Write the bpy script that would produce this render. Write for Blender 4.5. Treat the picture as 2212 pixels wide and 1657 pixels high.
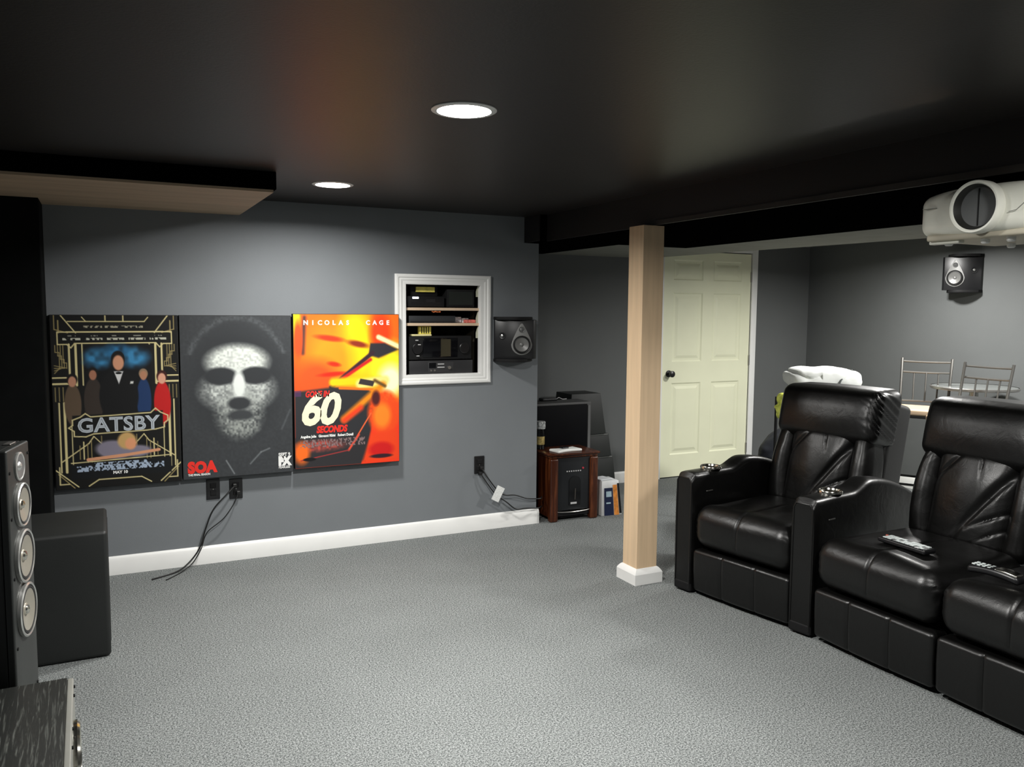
import bpy, bmesh, math, random
import numpy as np
from mathutils import Vector, Matrix, noise

for o in list(bpy.data.objects): bpy.data.objects.remove(o, do_unlink=True)
SC = bpy.context.scene
COL = SC.collection
PI = math.pi

# ------------------------------------------------------------------ camera
YAW, PITCH, ROLL, FPX, H = math.radians(26.494), math.radians(5.112), math.radians(0.441), 1775.0, 1.5
def cam_axes():
    f = Vector((math.sin(YAW), math.cos(YAW), 0)); r = Vector((math.cos(YAW), -math.sin(YAW), 0)); u = Vector((0, 0, 1))
    cp, sp = math.cos(PITCH), math.sin(PITCH)
    f2 = f*cp - u*sp; u2 = u*cp + f*sp
    cr, sr = math.cos(ROLL), math.sin(ROLL)
    return r*cr + u2*sr, u2*cr - r*sr, f2
cr_, cu_, cf_ = cam_axes()
cd = bpy.data.cameras.new('camera'); cam = bpy.data.objects.new('camera', cd); COL.objects.link(cam)
m = Matrix((cr_, cu_, -cf_)).transposed().to_4x4(); m.translation = Vector((0, 0, H)); cam.matrix_world = m
cd.sensor_fit = 'HORIZONTAL'; cd.sensor_width = 36.0; cd.lens = 36.0*FPX/2212.0
cd.clip_start = 0.02
SC.camera = cam

# ------------------------------------------------------------------ world / exposure
SC.view_settings.view_transform = 'Standard'; SC.view_settings.look = 'None'
SC.view_settings.gamma = 1.0; SC.view_settings.use_curve_mapping = False
SC.view_settings.exposure = 0.84
w = bpy.data.worlds.new('world'); SC.world = w; w.use_nodes = True
w.node_tree.nodes['Background'].inputs[0].default_value = (0.5, 0.52, 0.55, 1)
w.node_tree.nodes['Background'].inputs[1].default_value = 0.02

# positions (x, y, emission) of the recessed lamps of the room
LAMPS_MAIN = [(1.045, 2.45, 40), (1.07, 4.20, 19), (2.05, 0.85, 18)]   # watts; the last is an unseen lamp placed to brighten the floor
LAMPS_BACK = [(5.30, 4.20, 27), (5.05, 2.5, 50)]
LAMP_COL = (1.0, 0.985, 0.95)

# ------------------------------------------------------------------ room constants
CZ = 2.128; SZ = 1.955
WY = 5.03; DY = 5.93; RX = 6.18; LX = -1.3; BY = -1.6; WX = 2.705

# ------------------------------------------------------------------ materials
def s2l(c):
    return tuple(((x/12.92) if x <= 0.04045 else ((x+0.055)/1.055)**2.4) for x in c)
MATS = {}
def mat(name, col, rough=0.5, metal=0.0, spec=0.5, var=0.06, vscale=8.0, bump=0.0, bscale=200.0, coat=0.0, srgb=False, stretch=None, rvar=0.0):
    if name in MATS: return MATS[name]
    if srgb: col = s2l(col)
    m = bpy.data.materials.new(name); m.use_nodes = True
    nt = m.node_tree; b = nt.nodes['Principled BSDF']
    b.inputs['Roughness'].default_value = rough; b.inputs['Metallic'].default_value = metal
    b.inputs['Specular IOR Level'].default_value = spec
    if coat: b.inputs['Coat Weight'].default_value = coat; b.inputs['Coat Roughness'].default_value = 0.15
    tc = nt.nodes.new('ShaderNodeTexCoord'); src = tc.outputs['Object']
    if stretch:
        mp = nt.nodes.new('ShaderNodeMapping'); mp.inputs['Scale'].default_value = stretch
        nt.links.new(src, mp.inputs['Vector']); src = mp.outputs[0]
    n = nt.nodes.new('ShaderNodeTexNoise'); n.inputs['Scale'].default_value = vscale; n.inputs['Detail'].default_value = 4
    nt.links.new(src, n.inputs['Vector'])
    rp = nt.nodes.new('ShaderNodeValToRGB')
    rp.color_ramp.elements[0].position = 0.3; rp.color_ramp.elements[1].position = 0.7
    rp.color_ramp.elements[0].color = (*[max(0, c*(1-var)) for c in col], 1); rp.color_ramp.elements[1].color = (*[min(1, c*(1+var)) for c in col], 1)
    nt.links.new(n.outputs['Fac'], rp.inputs[0]); nt.links.new(rp.outputs[0], b.inputs['Base Color'])
    if rvar:
        mr = nt.nodes.new('ShaderNodeMapRange'); mr.inputs['To Min'].default_value = rough-rvar; mr.inputs['To Max'].default_value = rough+rvar
        nt.links.new(n.outputs['Fac'], mr.inputs['Value']); nt.links.new(mr.outputs[0], b.inputs['Roughness'])
    if bump:
        n2 = nt.nodes.new('ShaderNodeTexNoise'); n2.inputs['Scale'].default_value = bscale; n2.inputs['Detail'].default_value = 3
        nt.links.new(tc.outputs['Object'], n2.inputs['Vector'])
        bp = nt.nodes.new('ShaderNodeBump'); bp.inputs['Strength'].default_value = bump; bp.inputs['Distance'].default_value = 0.002
        nt.links.new(n2.outputs['Fac'], bp.inputs['Height']); nt.links.new(bp.outputs[0], b.inputs['Normal'])
    MATS[name] = m; return m

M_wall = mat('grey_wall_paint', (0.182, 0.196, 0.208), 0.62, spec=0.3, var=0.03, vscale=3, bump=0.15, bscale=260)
M_wall_shaded = mat('grey_wall_paint_shaded', (0.118, 0.124, 0.124), 0.62, spec=0.3, var=0.03, vscale=3, bump=0.15, bscale=260)  # same grey paint, darkened to carry the shade of the back area
M_ceil = mat('black_ceiling_paint', (0.021, 0.0185, 0.0175), 0.42, spec=0.35, var=0.10, vscale=2, bump=0.2, bscale=120)
M_black = mat('black_soffit_paint', (0.0016, 0.0016, 0.0016), 0.9, spec=0.0, var=0.1)
M_velvet = mat('black_velvet', (0.0035, 0.004, 0.004), 0.85, spec=0.1, var=0.2)
M_lip = mat('pale_beam_edge', (0.035, 0.031, 0.027), 0.6, spec=0.3, var=0.25, vscale=5)  # paler strip along the beam's bottom edge
M_whiteceil = mat('primed_drywall', (0.24, 0.24, 0.215), 0.8, spec=0.1)
M_trim = mat('white_trim_paint', (0.80, 0.80, 0.78), 0.35, var=0.02)
M_door = mat('cream_door_paint', (0.80, 0.81, 0.60), 0.45, var=0.03, vscale=3)
M_tan = mat('bare_board', (0.44, 0.33, 0.225), 0.6, spec=0.3, var=0.12, vscale=4, stretch=(0.4, 3, 3))
M_post = mat('bare_wood', (0.68, 0.50, 0.32), 0.55, spec=0.3, var=0.07, vscale=7, stretch=(6, 6, 0.35))
M_blackplastic = mat('black_plastic', (0.008, 0.008, 0.009), 0.35)
M_blackmatte = mat('black_matte', (0.006, 0.006, 0.0065), 0.7, spec=0.25)
M_gloss = mat('black_gloss', (0.004, 0.004, 0.005), 0.08)
M_rubber = mat('black_cable', (0.006, 0.006, 0.006), 0.5)
M_silver = mat('silver_ring', (0.62, 0.62, 0.60), 0.3, metal=0.85)
M_chrome = mat('chrome', (0.75, 0.73, 0.66), 0.16, metal=1.0)
M_brushed = mat('brushed_steel', (0.42, 0.41, 0.39), 0.33, metal=0.9)
M_cone = mat('cone_paper', (0.36, 0.335, 0.28), 0.34, metal=0.5)
M_coned = mat('dark_cone', (0.10, 0.10, 0.10), 0.4)
M_surround = mat('rubber_surround', (0.012, 0.012, 0.012), 0.5)
M_leather = None

def leather():
    m = bpy.data.materials.new('black_leather'); m.use_nodes = True
    nt = m.node_tree; b = nt.nodes['Principled BSDF']
    b.inputs['Base Color'].default_value = (0.0030, 0.0029, 0.0028, 1)
    b.inputs['Specular IOR Level'].default_value = 0.48
    tc = nt.nodes.new('ShaderNodeTexCoord')
    n = nt.nodes.new('ShaderNodeTexNoise'); n.inputs['Scale'].default_value = 6; n.inputs['Detail'].default_value = 3
    nt.links.new(tc.outputs['Object'], n.inputs['Vector'])
    mr = nt.nodes.new('ShaderNodeMapRange'); mr.inputs['To Min'].default_value = 0.28; mr.inputs['To Max'].default_value = 0.42
    nt.links.new(n.outputs['Fac'], mr.inputs['Value']); nt.links.new(mr.outputs[0], b.inputs['Roughness'])
    v = nt.nodes.new('ShaderNodeTexVoronoi'); v.inputs['Scale'].default_value = 420
    nt.links.new(tc.outputs['Object'], v.inputs['Vector'])
    n2 = nt.nodes.new('ShaderNodeTexNoise'); n2.inputs['Scale'].default_value = 14; n2.inputs['Detail'].default_value = 5; n2.inputs['Distortion'].default_value = 1.2
    nt.links.new(tc.outputs['Object'], n2.inputs['Vector'])
    b1 = nt.nodes.new('ShaderNodeBump'); b1.inputs['Strength'].default_value = 0.18; b1.inputs['Distance'].default_value = 0.0008
    b2 = nt.nodes.new('ShaderNodeBump'); b2.inputs['Strength'].default_value = 0.25; b2.inputs['Distance'].default_value = 0.006
    nt.links.new(v.outputs['Distance'], b1.inputs['Height']); nt.links.new(n2.outputs['Fac'], b2.inputs['Height'])
    nt.links.new(b2.outputs[0], b1.inputs['Normal']); nt.links.new(b1.outputs[0], b.inputs['Normal'])
    return m
M_leather = leather()
M_vinyl = mat('vinyl_side', (0.022, 0.022, 0.022), 0.5, spec=0.4, bump=0.3, bscale=300)

def carpet():
    m = bpy.data.materials.new('grey_loop_carpet'); m.use_nodes = True
    nt = m.node_tree; b = nt.nodes['Principled BSDF']
    b.inputs['Roughness'].default_value = 0.95; b.inputs['Specular IOR Level'].default_value = 0.1
    tc = nt.nodes.new('ShaderNodeTexCoord')
    n = nt.nodes.new('ShaderNodeTexNoise'); n.inputs['Scale'].default_value = 150; n.inputs['Detail'].default_value = 3; n.inputs['Roughness'].default_value = 0.7
    n2 = nt.nodes.new('ShaderNodeTexNoise'); n2.inputs['Scale'].default_value = 420; n2.inputs['Detail'].default_value = 2
    n3 = nt.nodes.new('ShaderNodeTexNoise'); n3.inputs['Scale'].default_value = 2.5; n3.inputs['Detail'].default_value = 3
    for q in (n, n2, n3): nt.links.new(tc.outputs['Object'], q.inputs['Vector'])
    mx = nt.nodes.new('ShaderNodeMath'); mx.operation = 'ADD'
    nt.links.new(n.outputs['Fac'], mx.inputs[0]); nt.links.new(n2.outputs['Fac'], mx.inputs[1])
    rp = nt.nodes.new('ShaderNodeValToRGB'); e = rp.color_ramp.elements
    e[0].position = 0.81; e[0].color = (0.060, 0.066, 0.066, 1); e[1].position = 0.98; e[1].color = (0.34, 0.358, 0.352, 1)
    hl = nt.nodes.new('ShaderNodeMath'); hl.operation = 'MULTIPLY_ADD'; hl.inputs[1].default_value = 1.0; hl.inputs[2].default_value = -0.12
    nt.links.new(mx.outputs[0], hl.inputs[0])
    nt.links.new(hl.outputs[0], rp.inputs[0])
    mm = nt.nodes.new('ShaderNodeMix'); mm.data_type = 'RGBA'; mm.blend_type = 'MULTIPLY'; mm.inputs['Factor'].default_value = 0.22
    nt.links.new(rp.outputs[0], mm.inputs[6]); nt.links.new(n3.outputs['Fac'], mm.inputs[7]); nt.links.new(mm.outputs[2], b.inputs['Base Color'])
    bp = nt.nodes.new('ShaderNodeBump'); bp.inputs['Strength'].default_value = 0.25; bp.inputs['Distance'].default_value = 0.003
    nt.links.new(mx.outputs[0], bp.inputs['Height']); nt.links.new(bp.outputs[0], b.inputs['Normal'])
    return m
M_carpet = carpet()

def emis(name, col, s):
    m = bpy.data.materials.new(name); m.use_nodes = True
    b = m.node_tree.nodes['Principled BSDF']; b.inputs['Base Color'].default_value = (*col, 1)
    b.inputs['Emission Color'].default_value = (*col, 1); b.inputs['Emission Strength'].default_value = s
    return m

def grainmat(name, base, hi, scale, stretch, rough=0.35):
    m = bpy.data.materials.new(name); m.use_nodes = True
    nt = m.node_tree; b = nt.nodes['Principled BSDF']; b.inputs['Roughness'].default_value = rough
    tc = nt.nodes.new('ShaderNodeTexCoord'); mp = nt.nodes.new('ShaderNodeMapping'); mp.inputs['Scale'].default_value = stretch
    nt.links.new(tc.outputs['Object'], mp.inputs['Vector'])
    n = nt.nodes.new('ShaderNodeTexNoise'); n.inputs['Scale'].default_value = scale; n.inputs['Detail'].default_value = 6; n.inputs['Roughness'].default_value = 0.65; n.inputs['Distortion'].default_value = 0.6
    nt.links.new(mp.outputs[0], n.inputs['Vector'])
    rp = nt.nodes.new('ShaderNodeValToRGB'); e = rp.color_ramp.elements
    e[0].position = 0.52; e[0].color = (*base, 1); e[1].position = 0.68; e[1].color = (*hi, 1)
    nt.links.new(n.outputs['Fac'], rp.inputs[0]); nt.links.new(rp.outputs[0], b.inputs['Base Color'])
    bp = nt.nodes.new('ShaderNodeBump'); bp.inputs['Strength'].default_value = 0.15; bp.inputs['Distance'].default_value = 0.001
    nt.links.new(n.outputs['Fac'], bp.inputs['Height']); nt.links.new(bp.outputs[0], b.inputs['Normal'])
    return m
M_ash = grainmat('black_ash_veneer', (0.009, 0.010, 0.009), (0.075, 0.08, 0.072), 5, (30, 1.6, 30), 0.42)
M_cherry = grainmat('cherry_wood', (0.045, 0.010, 0.003), (0.16, 0.045, 0.014), 3, (8, 8, 0.7), 0.3)

# ------------------------------------------------------------------ mesh helpers
class MB:
    def __init__(s): s.v = []; s.f = []
    def add(s, vs, fs, M=None):
        k = len(s.v)
        s.v += [tuple(M @ Vector(p)) if M is not None else tuple(p) for p in vs]
        s.f += [tuple(i+k for i in f) for f in fs]
        return s
    def box(s, x0, x1, y0, y1, z0, z1, M=None):
        vs = [(x, y, z) for z in (z0, z1) for y in (y0, y1) for x in (x0, x1)]
        return s.add(vs, [(0, 2, 3, 1), (4, 5, 7, 6), (0, 1, 5, 4), (2, 6, 7, 3), (0, 4, 6, 2), (1, 3, 7, 5)], M)
    def rbox(s, size, r=0.02, n=(6, 6, 6), k=3, fn=None, M=None, c=(0, 0, 0)):
        hs = [q/2 for q in size]; r = min(r, min(hs)*0.999)
        ax = []
        for i in range(3):
            h = hs[i]; band = [r*math.tan(math.radians(45*j/k)) for j in range(k+1)]
            a = [h-r+b for b in band]; inner = [-(h-r)+2*(h-r)*j/n[i] for j in range(1, n[i])] if h-r > 1e-6 else []
            L = sorted([-q for q in a]) + inner + a
            L2 = []
            for q in L:
                if not L2 or q-L2[-1] > 1e-7: L2.append(q)
            ax.append(L2)
        X, Y, Z = ax; nx, ny, nz = len(X)-1, len(Y)-1, len(Z)-1
        idx = {}; vs = []; fs = []
        def vid(i, j, l):
            key = (i, j, l)
            if key not in idx:
                p = Vector((X[i], Y[j], Z[l])); q = Vector([max(-(hs[t]-r), min(hs[t]-r, p[t])) for t in range(3)])
                d = p-q
                if d.length > 1e-9: p = q + d.normalized()*r
                if fn: p = Vector(fn(p))
                idx[key] = len(vs); vs.append(p+Vector(c))
            return idx[key]
        for i in range(nx):
            for j in range(ny):
                fs.append((vid(i, j, 0), vid(i, j+1, 0), vid(i+1, j+1, 0), vid(i+1, j, 0)))
                fs.append((vid(i, j, nz), vid(i+1, j, nz), vid(i+1, j+1, nz), vid(i, j+1, nz)))
        for i in range(nx):
            for l in range(nz):
                fs.append((vid(i, 0, l), vid(i+1, 0, l), vid(i+1, 0, l+1), vid(i, 0, l+1)))
                fs.append((vid(i, ny, l), vid(i, ny, l+1), vid(i+1, ny, l+1), vid(i+1, ny, l)))
        for j in range(ny):
            for l in range(nz):
                fs.append((vid(0, j, l), vid(0, j, l+1), vid(0, j+1, l+1), vid(0, j+1, l)))
                fs.append((vid(nx, j, l), vid(nx, j+1, l), vid(nx, j+1, l+1), vid(nx, j, l+1)))
        return s.add(vs, fs, M)
    def lathe(s, prof, n=32, M=None, caps=True):
        vs = []; fs = []
        for r, z in prof:
            for i in range(n):
                a = 2*PI*i/n; vs.append((r*math.cos(a), r*math.sin(a), z))
        for k in range(len(prof)-1):
            for i in range(n):
                j = (i+1) % n; fs.append((k*n+i, k*n+j, (k+1)*n+j, (k+1)*n+i))
        if caps:
            fs.append(tuple(range(n))[::-1]); fs.append(tuple((len(prof)-1)*n+i for i in range(n)))
        return s.add(vs, fs, M)
    def cyl(s, a, b, r, n=16, r2=None):
        a = Vector(a); b = Vector(b); d = b-a; q = d.to_track_quat('Z', 'Y').to_matrix().to_4x4(); q.translation = a
        return s.lathe([(r, 0), (r if r2 is None else r2, d.length)], n, q)
    def tube(s, pts, r, n=8, M=None):
        pts = [Vector(p) for p in pts]; vs = []; fs = []; up = None
        for i, p in enumerate(pts):
            t = (pts[min(i+1, len(pts)-1)]-pts[max(i-1, 0)]).normalized()
            if up is None: up = Vector((0, 0, 1)) if abs(t.z) < 0.9 else Vector((1, 0, 0))
            x = up.cross(t)
            if x.length < 1e-5: x = Vector((1, 0, 0)).cross(t)
            x.normalize(); y = t.cross(x).normalized(); up = y
            for k in range(n):
                a = 2*PI*k/n; vs.append(p + x*(r*math.cos(a)) + y*(r*math.sin(a)))
        for i in range(len(pts)-1):
            for k in range(n):
                j = (k+1) % n; fs.append((i*n+k, i*n+j, (i+1)*n+j, (i+1)*n+k))
        fs.append(tuple(range(n))[::-1]); fs.append(tuple((len(pts)-1)*n+k for k in range(n)))
        return s.add(vs, fs, M)
    def prism(s, poly, z0, z1, M=None):
        n = len(poly)
        vs = [(x, y, z0) for x, y in poly]+[(x, y, z1) for x, y in poly]
        fs = [tuple(range(n))[::-1], tuple(range(n, 2*n))]+[(i, (i+1) % n, n+(i+1) % n, n+i) for i in range(n)]
        return s.add(vs, fs, M)
    def build(s, name, m, parent=None, M=None, bevel=0.0, smooth=35, seg=2, solid=0.0):
        me = bpy.data.meshes.new(name); me.from_pydata(s.v, [], s.f); me.update()
        bm = bmesh.new(); bm.from_mesh(me); bmesh.ops.recalc_face_normals(bm, faces=bm.faces)
        if bevel:
            es = [e for e in bm.edges if len(e.link_faces) == 2 and e.calc_face_angle(0) > 0.6]
            bmesh.ops.bevel(bm, geom=es, offset=bevel, segments=seg, profile=0.6, affect='EDGES', clamp_overlap=True)
        bm.to_mesh(me); bm.free()
        if smooth:
            me.polygons.foreach_set('use_smooth', [True]*len(me.polygons))
            me.set_sharp_from_angle(angle=math.radians(smooth))
        me.materials.append(m)
        o = bpy.data.objects.new(name, me); COL.objects.link(o)
        if parent is not None: o.parent = parent
        if M is not None: o.matrix_local = M
        return o

def T(x, y, z): return Matrix.Translation((x, y, z))
def RZ(a): return Matrix.Rotation(math.radians(a), 4, 'Z')
def RX_(a): return Matrix.Rotation(math.radians(a), 4, 'X')
def RY_(a): return Matrix.Rotation(math.radians(a), 4, 'Y')

def tag(o, label=None, cat=None, group=None, kind=None):
    if label: o['label'] = label
    if cat: o['category'] = cat
    if group: o['group'] = group
    if kind: o['kind'] = kind
    return o
def thing(name, label, cat, loc=(0, 0, 0), rz=0.0, group=None):
    o = bpy.data.objects.new(name, None); COL.objects.link(o); o.location = loc; o.rotation_euler = (0, 0, math.radians(rz))
    o.empty_display_size = 0.05
    return tag(o, label, cat, group)
def copy_tree(o, parent=None):
    c = o.copy(); COL.objects.link(c)
    if parent is not None: c.parent = parent
    for ch in list(o.children): copy_tree(ch, c)
    return c
def struct(name, mb, m, label=None, **k):
    o = mb.build(name, m, **k); tag(o, label, None, None, 'structure'); return o
def text(body, size, m, name, parent, M, extrude=0.0008, offset=0.0, shear=0.0, spacing=1.0, align='LEFT', sx=1.0):
    cu = bpy.data.curves.new('t', 'FONT'); cu.body = body; cu.size = size; cu.extrude = extrude; cu.offset = offset
    cu.shear = shear; cu.space_character = spacing; cu.align_x = align; cu.resolution_u = 3
    t = bpy.data.objects.new('t', cu); COL.objects.link(t)
    dg = bpy.context.evaluated_depsgraph_get(); me = bpy.data.meshes.new_from_object(t.evaluated_get(dg))
    bpy.data.objects.remove(t, do_unlink=True)
    me.materials.clear(); me.materials.append(m)
    if sx != 1.0: me.transform(Matrix.Diagonal((sx, 1, 1, 1)))
    o = bpy.data.objects.new(name, me); COL.objects.link(o); o.parent = parent; o.matrix_local = M
    return o

# ------------------------------------------------------------------ structure
struct('floor', MB().box(LX-.1, RX+.1, BY-.1, DY+.1, -0.1, 0), M_carpet, 'grey speckled loop carpet across the whole basement floor', smooth=0)

# niche opening in the front wall
NX0, NX1, NZ0, NZ1 = 1.745, 2.272, 1.070, 1.668
fw = MB()
fw.box(LX, NX0, WY, WY+.11, 0, CZ); fw.box(NX1, WX, WY, WY+.11, 0, CZ)
fw.box(NX0, NX1, WY, WY+.11, 0, NZ0); fw.box(NX0, NX1, WY, WY+.11, NZ1, CZ)
fw.box(WX-.1, WX, WY+.11, DY, 0, CZ)
struct('wall_front', fw, M_wall, 'dark grey painted wall behind the three posters', smooth=0)
nb = MB()
nb.box(NX0-.012, NX0, WY+.0, WY+.45, NZ0-.012, NZ1+.012); nb.box(NX1, NX1+.012, WY+.0, WY+.45, NZ0-.012, NZ1+.012)
nb.box(NX0, NX1, WY+.0, WY+.45, NZ0-.012, NZ0); nb.box(NX0, NX1, WY+.0, WY+.45, NZ1, NZ1+.012)
nb.box(NX0-.012, NX1+.012, WY+.45, WY+.46, NZ0-.012, NZ1+.012)
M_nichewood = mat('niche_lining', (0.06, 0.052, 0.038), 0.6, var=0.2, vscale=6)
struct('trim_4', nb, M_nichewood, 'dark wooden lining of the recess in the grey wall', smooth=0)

struct('wall_back', MB().box(WX, RX+.1, DY, DY+.1, 0, CZ+.1), M_wall_shaded, 'grey far wall that holds the cream door', smooth=0)
struct('wall_right', MB().box(RX, RX+.1, BY, DY, 0, CZ+.1), M_wall_shaded, 'grey wall behind the bar stools', smooth=0)
struct('wall_left', MB().box(LX-.1, LX, BY, WY+.1, 0, CZ), M_wall, smooth=0)
struct('wall_rear', MB().box(LX-.1, RX+.1, BY-.1, BY, 0, CZ+.1), M_wall, smooth=0)
struct('ceiling', MB().box(LX-.1, 2.665, BY-.1, WY+.1, CZ, CZ+.1), M_ceil, 'black painted ceiling with recessed lights', smooth=0)
struct('ceiling_2', MB().box(4.2, RX+.1, BY-.1, DY+.1, CZ, CZ+.1), M_whiteceil, 'unpainted ceiling over the back of the room', smooth=0)
# main soffit: black underside x 2.66..3.80, narrower beyond y 4.82
so = MB()
so.box(2.66, 3.80, BY, 4.82, SZ, CZ+.1); so.box(2.60, 3.22, 4.82, DY, SZ, CZ+.1)
struct('trim_1', so, M_black, 'long black boxed beam above the sofa', smooth=0)
gs = MB()
gs.prism([(3.80, BY), (4.72, BY), (4.55, 3.2), (4.245, DY), (3.22, DY), (3.22, 4.82), (3.80, 4.82)], SZ+.001, CZ+.1)
struct('trim_2', gs, M_whiteceil, 'pale grey unpainted strip of the boxed beam', smooth=0)
struct('trim_9', MB().box(2.652, 2.66, BY, 4.82, SZ+.0005, CZ).box(2.592, 2.60, 4.82, 5.03, SZ+.0005, CZ), M_ceil, 'side face of the long black beam', smooth=0)
lp = MB()
lp.prism([(2.640, BY), (2.652, BY), (2.652, 3.60), (2.640, 3.60)], SZ-.001, SZ+.022)
struct('trim_3', lp, M_lip, 'thin paler edge along the bottom of the black beam', smooth=0)
# small soffit at the left, bare board underside
lb = MB().box(LX, 0.745, 3.955, WY, 2.047, CZ)
struct('trim_5', lb, M_black, 'black boxed soffit at the upper left', smooth=0, bevel=0.004)
struct('trim_6', MB().box(LX, 0.733, 3.968, WY, 2.035, 2.048), M_tan, 'bare tan board under the left soffit', smooth=0)
# screen wall, black
pn = MB().box(LX, -0.262, 4.74, WY, 0, 2.036)
struct('wall_screen', pn, M_velvet, 'black screen wall at the far left', smooth=0, bevel=0.006)

def baseboard(name, p0, p1, nrm, h=0.098, t=0.016, label=None):
    d = Vector(p1)-Vector(p0); L = d.length; a = math.atan2(d.y, d.x)
    prof = [(0, 0), (t, 0), (t, h*0.74), (t*0.8, h*0.80), (t*0.75, h*0.88), (t*0.35, h*0.97), (0, h)]
    vs = []; fs = []; n = len(prof)
    N = Vector((*nrm, 0))
    for P in (Vector((*p0, 0)), Vector((*p1, 0))):
        for q, z in prof: vs.append(P+N*q+Vector((0, 0, z)))
    fs = [tuple(range(n)), tuple(range(n, 2*n))]+[(i, (i+1) % n, n+(i+1) % n, n+i) for i in range(n)]
    return struct(name, MB().add(vs, fs), M_trim, label)
baseboard('baseboard_front', (-0.262, WY), (WX+.016, WY), (0, -1), h=0.105, label='white baseboard under the posters')
baseboard('baseboard_back', (WX, DY), (4.40, DY), (0, -1), label='white baseboard left of the cream door')
baseboard('baseboard_back_right', (5.50, DY), (RX, DY), (0, -1))
baseboard('baseboard_right', (RX, BY), (RX, DY), (-1, 0), label='white baseboard under the right grey wall')
baseboard('baseboard_return', (WX, WY-.016), (WX, DY), (1, 0))

# door with casing
DX0, DX1, DZ = 4.43, 5.422, 2.03
def door_panel(mb, x0, x1, z0, z1, y):
    # raised panel: sunken moulding ring with raised centre
    rings = [(0, 0), (0.012, 0.008), (0.03, 0.008), (0.055, 0.001), (0.06, 0.001)]
    vs = []; fs = []
    for ins, dep in rings:
        vs += [(x0+ins, y+dep, z0+ins), (x1-ins, y+dep, z0+ins), (x1-ins, y+dep, z1-ins), (x0+ins, y+dep, z1-ins)]
    for k in range(len(rings)-1):
        for i in range(4): fs.append((4*k+i, 4*k+(i+1) % 4, 4*k+4+(i+1) % 4, 4*k+4+i))
    k = len(rings)-1; fs.append((4*k, 4*k+1, 4*k+2, 4*k+3))
    mb.add(vs, fs)
dr = thing('door_1', None, None, (DX0, DY, 0)); dr['kind'] = 'structure'; dr['label'] = 'cream six-panel door beyond the wooden post'
yd = -0.02
db = MB(); cols = [(0.105, 0.435), (0.555, 0.885)]; rows = [(0.21, 0.86), (1.05, 1.665), (1.775, 1.955)]
xs = [0, cols[0][0], cols[0][1], cols[1][0], cols[1][1], DX1-DX0]; zs = [0.01, rows[0][0], rows[0][1], rows[1][0], rows[1][1], rows[2][0], rows[2][1], DZ]
for i in range(5):
    for j in range(7):
        if i in (1, 3) and j in (1, 3, 5): door_panel(db, xs[i], xs[i+1], zs[j], zs[j+1], yd)
        else: db.add([(xs[i], yd, zs[j]), (xs[i+1], yd, zs[j]), (xs[i+1], yd, zs[j+1]), (xs[i], yd, zs[j+1])], [(0, 1, 2, 3)])
db.box(0, DX1-DX0, yd+.012, 0.0, 0.01, DZ)
db.build('leaf', M_door, dr, smooth=0)
kb = MB(); kx, kz = 0.072, 0.945
Mk = T(kx, yd, kz) @ RX_(90)
kb.lathe([(0.031, 0), (0.031, 0.006), (0.012, 0.010), (0.011, 0.032), (0.022, 0.036), (0.029, 0.048), (0.028, 0.060), (0.015, 0.068)], 24, Mk)
kb.build('door_knob', M_blackplastic, dr)
for z in (0.22, 1.05, 1.82):
    MB().cyl((DX1-DX0+.002, yd-.006, z-.045), (DX1-DX0+.002, yd-.006, z+.045), 0.008, 10).build('hinge', M_brushed, dr)
cs = MB(); cs.box(DX1+.006, DX1+.072, DY-.034, DY, 0, DZ+.09); cs.box(DX0-.07, DX0-.006, DY-.034, DY, 0, DZ+.09); cs.box(DX0-.006, DX1+.006, DY-.034, DY, DZ+.008, DZ+.09)
struct('door_1_casing', cs, M_trim, 'white casing around the cream door', bevel=0.004)
bpy.data.objects['door_1_casing'].name = 'trim_7'

# ------------------------------------------------------------------ wooden post
pt = thing('support_post', 'square bare wood post with white base trim beside the sofa', 'post', (2.654, 3.705, 0))
MB().box(-.067, .067, -.067, .067, 0, SZ).build('wood_wrap', M_post, pt, bevel=0.002, smooth=0)
bt = MB(); hw = 0.067
prof = [(0.024, 0), (0.024, 0.058), (0.020, 0.066), (0.016, 0.072), (0.008, 0.082), (0.002, 0.086), (0.0, 0.086)]
vs = []; fs = []
for q, z in prof: vs += [(-hw-q, -hw-q, z), (hw+q, -hw-q, z), (hw+q, hw+q, z), (-hw-q, hw+q, z)]
for k in range(len(prof)-1):
    for i in range(4): fs.append((4*k+i, 4*k+(i+1) % 4, 4*k+4+(i+1) % 4, 4*k+4+i))
bt.add(vs, fs); bt.build('base_trim', M_trim, pt, smooth=20)

# ------------------------------------------------------------------ recessed lights
def lamp(x, y, z, e, label, name='recessed_light', rad=0.098):
    t = thing(name, label, 'ceiling light', (x, y, z), 0, 'recessed ceiling lights')
    MB().lathe([(rad+.006, 0), (rad+.006, -.003), (rad, -.006), (rad-.012, -.006), (rad-.012, 0)], 48, caps=False).build('trim_ring', M_trim, t)
    em = emis('lamp_glow', LAMP_COL, 14.0)
    ld = bpy.data.lights.new('lamp_light', 'AREA'); ld.shape = 'DISK'; ld.size = 2*(rad-.006); ld.energy = e; ld.color = LAMP_COL; ld.spread = math.radians(165)
    lo = bpy.data.objects.new('lamp_light', ld); COL.objects.link(lo); lo.parent = t; lo.location = (0, 0, -.0075)
    n = 48; vs = [(math.cos(2*PI*i/n)*(rad-.004), math.sin(2*PI*i/n)*(rad-.004), -.0055) for i in range(n)]
    MB().add(vs, [tuple(range(n))[::-1]]).build('diffuser', em, t, smooth=0)
    return t
lamp(*LAMPS_MAIN[0][:2], CZ, LAMPS_MAIN[0][2], 'lit round recessed light nearest the camera in the black ceiling')
lamp(*LAMPS_MAIN[1][:2], CZ, LAMPS_MAIN[1][2], 'lit round recessed light close to the poster wall')
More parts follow.
